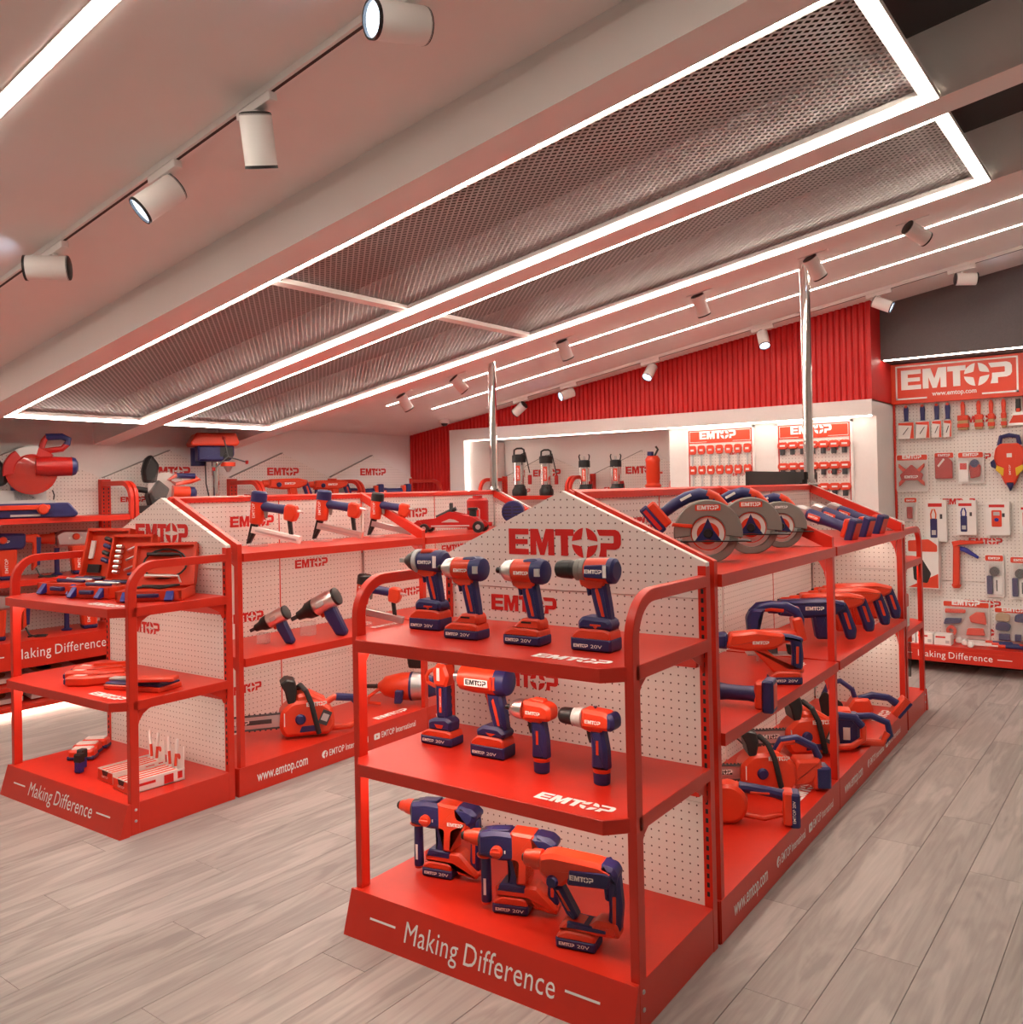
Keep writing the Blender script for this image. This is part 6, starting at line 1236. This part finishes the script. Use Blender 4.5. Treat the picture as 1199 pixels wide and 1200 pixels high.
def blister(wd, h, kind):
    L = [P('card', MB().rbox(-wd/2, wd/2, -.012, -.008, -h, 0, .012, .001), 'card')]
    L.append(P('card_header', MB().rbox(-wd/2+.004, wd/2-.004, -.0135, -.012, -.035, -.006, .008, .0), 'sred', [lab(-wd*.3, -.026, wd*.6, -.0142)]))
    L.append(P('bubble', MB().rbox(-wd/2+.004, wd/2-.004, -.045, -.012, -h+.006, -.03, .012, .006), 'clear'))
    z = -h/2-.01
    if kind == 'clampset':
        for sx in (-1, 1):
            for sz in (-1, 1):
                L.append(P('corner_piece', MB().prism(rnd([(sx*.02,z+sz*.02),(sx*wd*.40,z+sz*h*.30),(sx*wd*.40,z+sz*h*.20),(sx*.035,z+sz*.005)], .004), -.034, -.014, .003), 'sred'))
        L.append(P('centre_plate', MB().prism(rnd([(-.05,z-.03),(.05,z-.03),(.06,z),(0,z+.055),(-.06,z)], .006), -.036, -.014, .003), 'dred', [lab(-.035, z-.018, .07, -.0366)]))
    elif kind == 'square':
        L.append(P('square', MB().prism(rnd([(-.05,z-.06),(.05,z-.06),(.05,z+.03),(.02,z+.06),(-.05,z+.06)], .006), -.034, -.014, .003), 'dred', [('square_edge', MB().prism([(-.035,z+.01),(.0,z+.05),(.008,z+.042),(-.027,z+.002)], -.0348,-.034).mesh('square_edge','card',False))]))
    elif kind == 'laser':
        L.append(P('tool_body', MB().prism(rnd([(.0,z-.05),(.05,z-.04),(.055,z+.02),(.02,z+.05),(-.005,z+.02)], .012), -.038, -.014, .006), 'dred', [('tool_cap', MB().lathe([(-.039,0),(-.039,.02),(-.03,.024),(-.02,.024),(-.02,0)], T(.022,0,z+.03), 14, 'y').mesh('tool_cap','blue'))]))
        L.append(P('side_card', MB().box(-.062,-.012,-.02,-.013,z-.065,z+.045), 'print', [('side_print', MB().box(-.055,-.02,-.0206,-.02,z-.0,z+.035).mesh('side_print','printred',False))]))
    elif kind == 'knife':
        L.append(P('grip', MB().rbox(-.018,.012,-.034,-.014,-h+.02,-h*.40,.006,.003), 'dred'))
        L.append(P('blade', MB().prism(rnd([(-.012,-h*.40),(.012,-h*.40),(.035,-h*.30),(.01,-.07),(-.012,-.06)], .003), -.026, -.022), 'zinc'))
    elif kind == 'knife2':
        L.append(P('grip', MB().rbox(-.036,-.008,-.034,-.014,-h+.015,-h*.50,.006,.003), 'blue'))
        L.append(P('cutter_head', MB().lathe([(-.034,0),(-.034,.024),(-.018,.024),(-.018,0)], T(.002,0,-h*.40), 14, 'y'), 'dgrey'))
        L.append(P('insert_card', MB().box(-.004,.036,-.018,-.013,-h+.015,-h*.50), 'print', [('insert_mark', MB().box(.008,.014,-.0188,-.018,-h+.03,-h*.6).mesh('insert_mark','dgrey',False))]))
    elif kind == 'toolset':
        for (pts, m_, n) in (([(-.12,z+.045),(.0,z+.05),(.0,z+.07),(-.12,z+.07)], 'sred', 'knife_grip'), ([(-.13,z-.02),(-.03,z-.01),(-.02,z+.02),(-.12,z+.015)], 'blue', 'pliers_grip'), ([(.03,z+.0),(.12,z-.01),(.11,z+.06),(.06,z+.06),(.02,z+.03)], 'sred', 'tape_measure'), ([(.0,z-.075),(.11,z-.07),(.10,z-.03),(.01,z-.035)], 'sred', 'spirit_level')):
            L.append(P(n, MB().prism(rnd(pts, .008), -.036, -.014, .004), m_))
        L.append(P('tape_roll', MB().lathe([(-.036,.013),(-.036,.03),(-.014,.03),(-.014,.013),(-.036,.013)], T(-.085,0,z-.055), 18, 'y', False), 'sred'))
    elif kind == 'padset':
        for (x, dz, m_) in ((-.05, .05, 'kraft'), (.045, .05, 'blue'), (-.05, -.01, 'blue')): L.append(P('disc_pad', MB().prism(rnd([(x-.04,z+dz-.02),(x+.03,z+dz-.025),(x+.04,z+dz+.02),(x,z+dz+.04),(x-.035,z+dz+.025)], .014), -.036, -.014, .005), m_))
        for x in (-.045, .022, .062): L.append(P('grip_block', MB().rbox(x-.028 if x < 0 else x-.016, x+.028 if x < 0 else x+.016, -.036, -.014, z-.095, z-.05, .005, .004), 'blue'))
    return L
BL = [('accessory_pack', 'clampset', 1048, 1086, 533, 578, 'large printed corner clamp pack hanging beside the red edge strip'), ('accessory_pack', 'square', 1093, 1116, 530, 562, 'red square pack between two larger blister packs'), ('accessory_pack', 'laser', 1120, 1149, 529, 566, 'blister pack of a red and blue laser tool'),
      ('accessory_pack', 'knife', 1056, 1072, 584, 613, 'narrow clear pack with dark red cutter'), ('accessory_pack', 'knife2', 1147, 1168, 644, 692, 'red-edged knife pack closer to the caulking gun'), ('accessory_pack', 'knife2', 1174, 1195, 644, 692, 'red-edged knife pack further from the caulking gun'),
      ('accessory_pack', 'toolset', 1099, 1151, 700, 743, 'wide clear pack with a small household tool set'), ('accessory_pack', 'padset', 1156, 1197, 702, 739, 'clear pack of sanding pads and blue blocks')]
REF = {'clampset': (.165, .205), 'square': (.115, .15), 'laser': (.135, .175), 'knife': (.075, .155), 'knife2': (.095, .215), 'toolset': (.27, .215), 'padset': (.19, .215)}
for nm, kd, a, b, c, d, lb in BL:
    x, z, wd, h = WP(a, b, c, d); rw_, rh = REF[kd]; k = min(wd/rw_, h/rh)
    M = rw(x, z) @ Matrix.Diagonal((wd/rw_, k, h/rh, 1))
    place(nm, blister(rw_, rh, kd), M, lb, 'blister pack')
def meter_box(col, kind):
    L = [P('box', MB().box(-.06,.06,-.05,-.004,-.22,0), 'card', [('box_header', MB().box(-.045,.035,-.0508,-.05,-.036,-.018).mesh('box_header','printred',False)), ('box_icon', MB().box(.022,.036,-.0508,-.05,-.10,-.075).mesh('box_icon','dgrey',False)), ('hang_tab', MB().rbox(-.02,.02,-.03,-.028,-.002,.022,.006,.0).mesh('hang_tab','card'))])]
    if kind == 'clamp':
        L.append(P('printed_jaw', MB().tube([(-.028,-.0515,-.10),(-.03,-.0515,-.075),(-.02,-.0515,-.05),(-.008,-.0515,-.05),(.0,-.0515,-.075),(-.002,-.0515,-.10)], .0045, 6), col))
        L.append(P('printed_body', MB().rbox(-.034,.006,-.0535,-.050,-.20,-.098,.006,.001), 'blue' , [('printed_screen', MB().box(-.026,-.002,-.0545,-.0535,-.185,-.16).mesh('printed_screen','lgrey',False))]))
    else:
        L.append(P('printed_body', MB().rbox(-.032,.020,-.0535,-.050,-.165,-.055,.008,.001), 'sred', [('printed_screen', MB().box(-.022,.010,-.0545,-.0535,-.09,-.066).mesh('printed_screen','lgrey',False)), ('printed_dial', MB().lathe([(-.0548,0),(-.0548,.012),(-.0535,.012)], T(-.006,0,-.118), 14, 'y').mesh('printed_dial','cblue'))]))
    return L
def boxM(a, b, c, d):
    x, z, wd, h = WP(a, b, c, d); return rw(x, z) @ Matrix.Diagonal((wd/.12, 1.1, h/.22, 1))
place('meter_box', meter_box('orange', 'clamp'), boxM(1083, 1107, 586, 634), 'white clamp meter box with orange jaw picture', 'box')
place('meter_box', meter_box('cblue', 'clamp'), boxM(1118, 1140, 585, 624), 'white clamp meter box with blue jaw picture', 'box')
place('meter_box', meter_box('cblue', 'dial'), boxM(1151, 1176, 585, 622), 'white multimeter box with red meter picture', 'box')
place('meter_box', meter_box('cblue', 'dial'), boxM(1186, 1202, 587, 618), 'smaller white meter box at the display edge', 'box')
gl = []
gl.append(P('body', MB().prism(rnd([(-.085,-.09),(-.075,-.03),(-.05,-.0),(.05,0),(.075,-.03),(.085,-.09),(.06,-.16),(.03,-.24),(0,-.275),(-.03,-.24),(-.06,-.16)], .012), -.05, -.012, .008), 'sred', [('body_badge', MB().box(-.014,.014,-.0508,-.05,-.085,-.06).mesh('body_badge','card',False)), tx('EMTOP', .006, -.19, .06, .010, -.0512, dx=(0,0,1), up=(-1,0,0))]))
for s in (-1, 1):
    gl.append(P('wing', MB().prism(rnd([(s*.06,-.16),(s*.10,-.14),(s*.105,-.11),(s*.08,-.09)], .006), -.045, -.016, .004), 'blue'))
    gl.append(P('yellow_flash', MB().prism(rnd([(s*.035,-.20),(s*.075,-.16),(s*.07,-.13),(s*.03,-.15)], .004), -.0525, -.045, .002), 'yellow'))
gl.append(P('tip', MB().prism(rnd([(-.025,-.235),(.025,-.235),(0,-.29)], .004), -.052, -.012, .006), 'blue'))
gl.append(P('handle', MB().tube([(-.055,-.03,-.01),(-.045,-.03,.04),(0,-.03,.05),(.045,-.03,.04),(.055,-.03,-.01)], .014, 10), 'blue'))
place('vacuum_shell', gl, rw(.785, 1.625) @ Matrix.Scale(1.18, 4), 'red, blue and yellow rocket-shaped tool with loop handle', 'power tool')
cg = [P('tube', MB().prism([(-.028,-.28),(.012,-.28),(.020,-.02),(-.020,-.02)], -.05, -.012, .006), 'sred'), P('end_ring', MB().lathe([(-.295,.02),(-.28,.028),(-.27,.028),(-.27,0),(-.295,0)], T(-.008,-.03,0), 14, 'z'), 'sred'),
      P('plunger', MB().tube([(-.0,-.03,-.02),(-.002,-.03,.03),(-.02,-.03,.045)], .004, 8), 'steel'), P('grip', MB().prism(rnd([(-.02,-.03),(.02,-.01),(.16,.0),(.16,.014),(.02,.02),(-.03,.01)], .005), -.040, -.018, .004), 'sred'), P('trigger', MB().prism(rnd([(.02,-.02),(.06,-.03),(.13,-.085),(.125,-.10),(.05,-.06),(.015,-.045)], .005), -.038, -.020, .004), 'cblue')]
place('caulking_gun', cg, rw(.425, .905) @ Matrix.Scale(1.12, 4), 'red caulking gun with blue trigger on the pegboard', 'hand tool')
# things lying on the display base
for k in range(3):
    place('bulb_box', [P('carton', MB().box(-.055,.055,-.05,.05,0,.075), 'card', [('carton_print', MB().box(-.045,.02,-.0506,-.05,.05,.062).mesh('carton_print','printred',False)), ('carton_mark', MB().box(.02,.045,-.0506,-.05,.012,.034).mesh('carton_mark','lgrey',False))])], T(DX0+.13+.118*k, DYB-.26, .192), ('white boxed goods on the display base next to the gondola end', 'white boxed goods in the middle of the row on the display base', 'white boxed goods beside the white mallet heads on the display base')[k], 'carton', 'white cartons on the display base')
for k in range(3):
    place('rubber_mallet', [P('shaft', MB().lathe([(0,.007),(.22,.006),(.22,0)], T(0,0,.022), 10), 'card'), P('head', MB().lathe([(-.03,0),(-.03,.016),(-.022,.022),(.022,.022),(.03,.016),(.03,0)], T(0,0,.022), 14, 'y'), 'card'), P('grip', MB().lathe([(.20,0),(.20,.011),(.33,.013),(.34,.008),(.34,0)], T(0,0,.022), 12), 'blue', [('grip_collar', MB().lathe([(.17,.0),(.17,.012),(.215,.013),(.215,0)], T(0,0,.022), 12).mesh('grip_collar','sred'))])], T(DX0+.45+.05*k, DYB-.17-.07*k, .192, 3), ('white-headed mallet furthest back on the display base', 'white-headed mallet in the middle on the display base', 'white-headed mallet along the front of the display base')[k], 'mallet', 'white mallets on the display base')
# hammer handle leaning and boxed goods at the far end of the saw gondola
FE = GM @ Matrix.Translation((1.0, Y1+Y3, 0)) @ Matrix.Rotation(math.pi, 4, 'Z')
place('tool_carton', [P('carton', MB().box(-.075,.075,-.04,.04,0,.30), 'card', [('carton_top', MB().prism(rnd([(-.07,.22),(.07,.22),(.07,.26),(.03,.295),(-.07,.285)], .008), .0402, .041).mesh('carton_top','sred',False)), ('carton_figure', MB().prism(rnd([(-.045,.05),(.02,.03),(.04,.09),(-.01,.19),(-.05,.16)], .012), .0402, .041).mesh('carton_figure','black',False)), ('carton_corner', MB().prism([(-.072,.005),(.072,.005),(.072,.09)], .0400, .0406).mesh('carton_corner','sred',False))])], rw(.20, .565) @ Matrix.Diagonal((1.45, -1, 1.25, 1)) @ T(0, .045, 0), 'tall printed carton with black tool picture hanging on the pegboard', 'carton')
place('red_jug', [P('jug', MB().rbox(-.05,.05,-.04,.04,0,.20,.012,.01), 'sred', [('jug_label', MB().box(-.0508,-.05,-.032,.032,.02,.13).mesh('jug_label','card',False))])], FE @ T(.06, .44, H2, 0), 'red jug with pale label on the far end stand', 'jug')
place('cable_tie_bundle', [P('hanger', MB().box(-.03,.03,-.006,.006,.20,.24), 'sred')]+[P('tie', MB().tube([(-.02+.008*i,0,.21),(-.024+.009*i,.004,.1),(-.018+.007*i,0,.0)], .003, 6), 'black') for i in range(6)], FE @ T(.05, .30, HB+.12), 'bundle of black ties hanging in the far end stand', 'tie bundle')

# ------------------------------------------------------------------ lamps and camera dome
AN = A_NEAR
track_lamp(-1.46, -.165, AN, (-.62, -.84, -.05), 'track lamp on the near ceiling pointing level along the track', 14, .055, None, 1.15)
track_lamp(-.665, -.165, AN, (-.28, -.64, -.60), 'track lamp on the near ceiling with lit face tilted sideways', 14, .06, None, 1.15)
track_lamp(-.15, -.165, AN, (-.2, .28, -.9), 'track lamp on the near ceiling pointing straight down', 14, .06, None, 1.15)
track_lamp(.50, -.165, AN, (-.26, -.82, -.15), 'track lamp on the near ceiling above the ceiling beam', 14, .05, None, 1.15)
for k, (x, d) in enumerate(((-2.60, (-.7, -.05, -.5)), (-2.08, (-.46, -.72, -.3)), (-1.28, (-.08, -.56, -.7)), (-.335, (.3, -.4, -.8)), (.50, (.8, .1, -.4)), (1.02, (.84, .38, -.05)))):
    track_lamp(x, 4.43, A_FAR, d, 'lit lamp on the track by the red cladding, number %s from the dome camera' % ('one', 'two', 'three', 'four', 'five', 'six')[k], 9, .05, 'lamps on the wall track', .95)
for k, (x, d) in enumerate(((-2.72, (.14, .48, -.7)), (-2.16, (.3, .5, -.6)), (-1.20, (.10, .42, -.8)), (-.195, (.12, .42, -.8)), (.50, (.25, .5, -.7)), (1.03, (.5, .6, -.4)))):
    track_lamp(x, 3.055, A_FAR, d, 'dark-backed lamp hung beside the mesh frame, number %s from the dome camera' % ('one', 'two', 'three', 'four', 'five', 'six')[k], 9, .05, 'lamps beside the mesh frame', .95)
t = thing('dome_camera', 'white dome security camera on the ceiling by the ribbed cladding', 'camera', T(-3.55, 4.45, cz(-3.55)))
put('housing', MB().lathe([(-.035,0),(-.035,.042),(-.03,.05),(.02,.05),(.02,0)], None, 20, 'z').mesh('housing', 'white'), t)
put('dome', MB().lathe([(-.062,0),(-.060,.014),(-.052,.026),(-.035,.034)], None, 18, 'z').mesh('dome', 'black'), t)
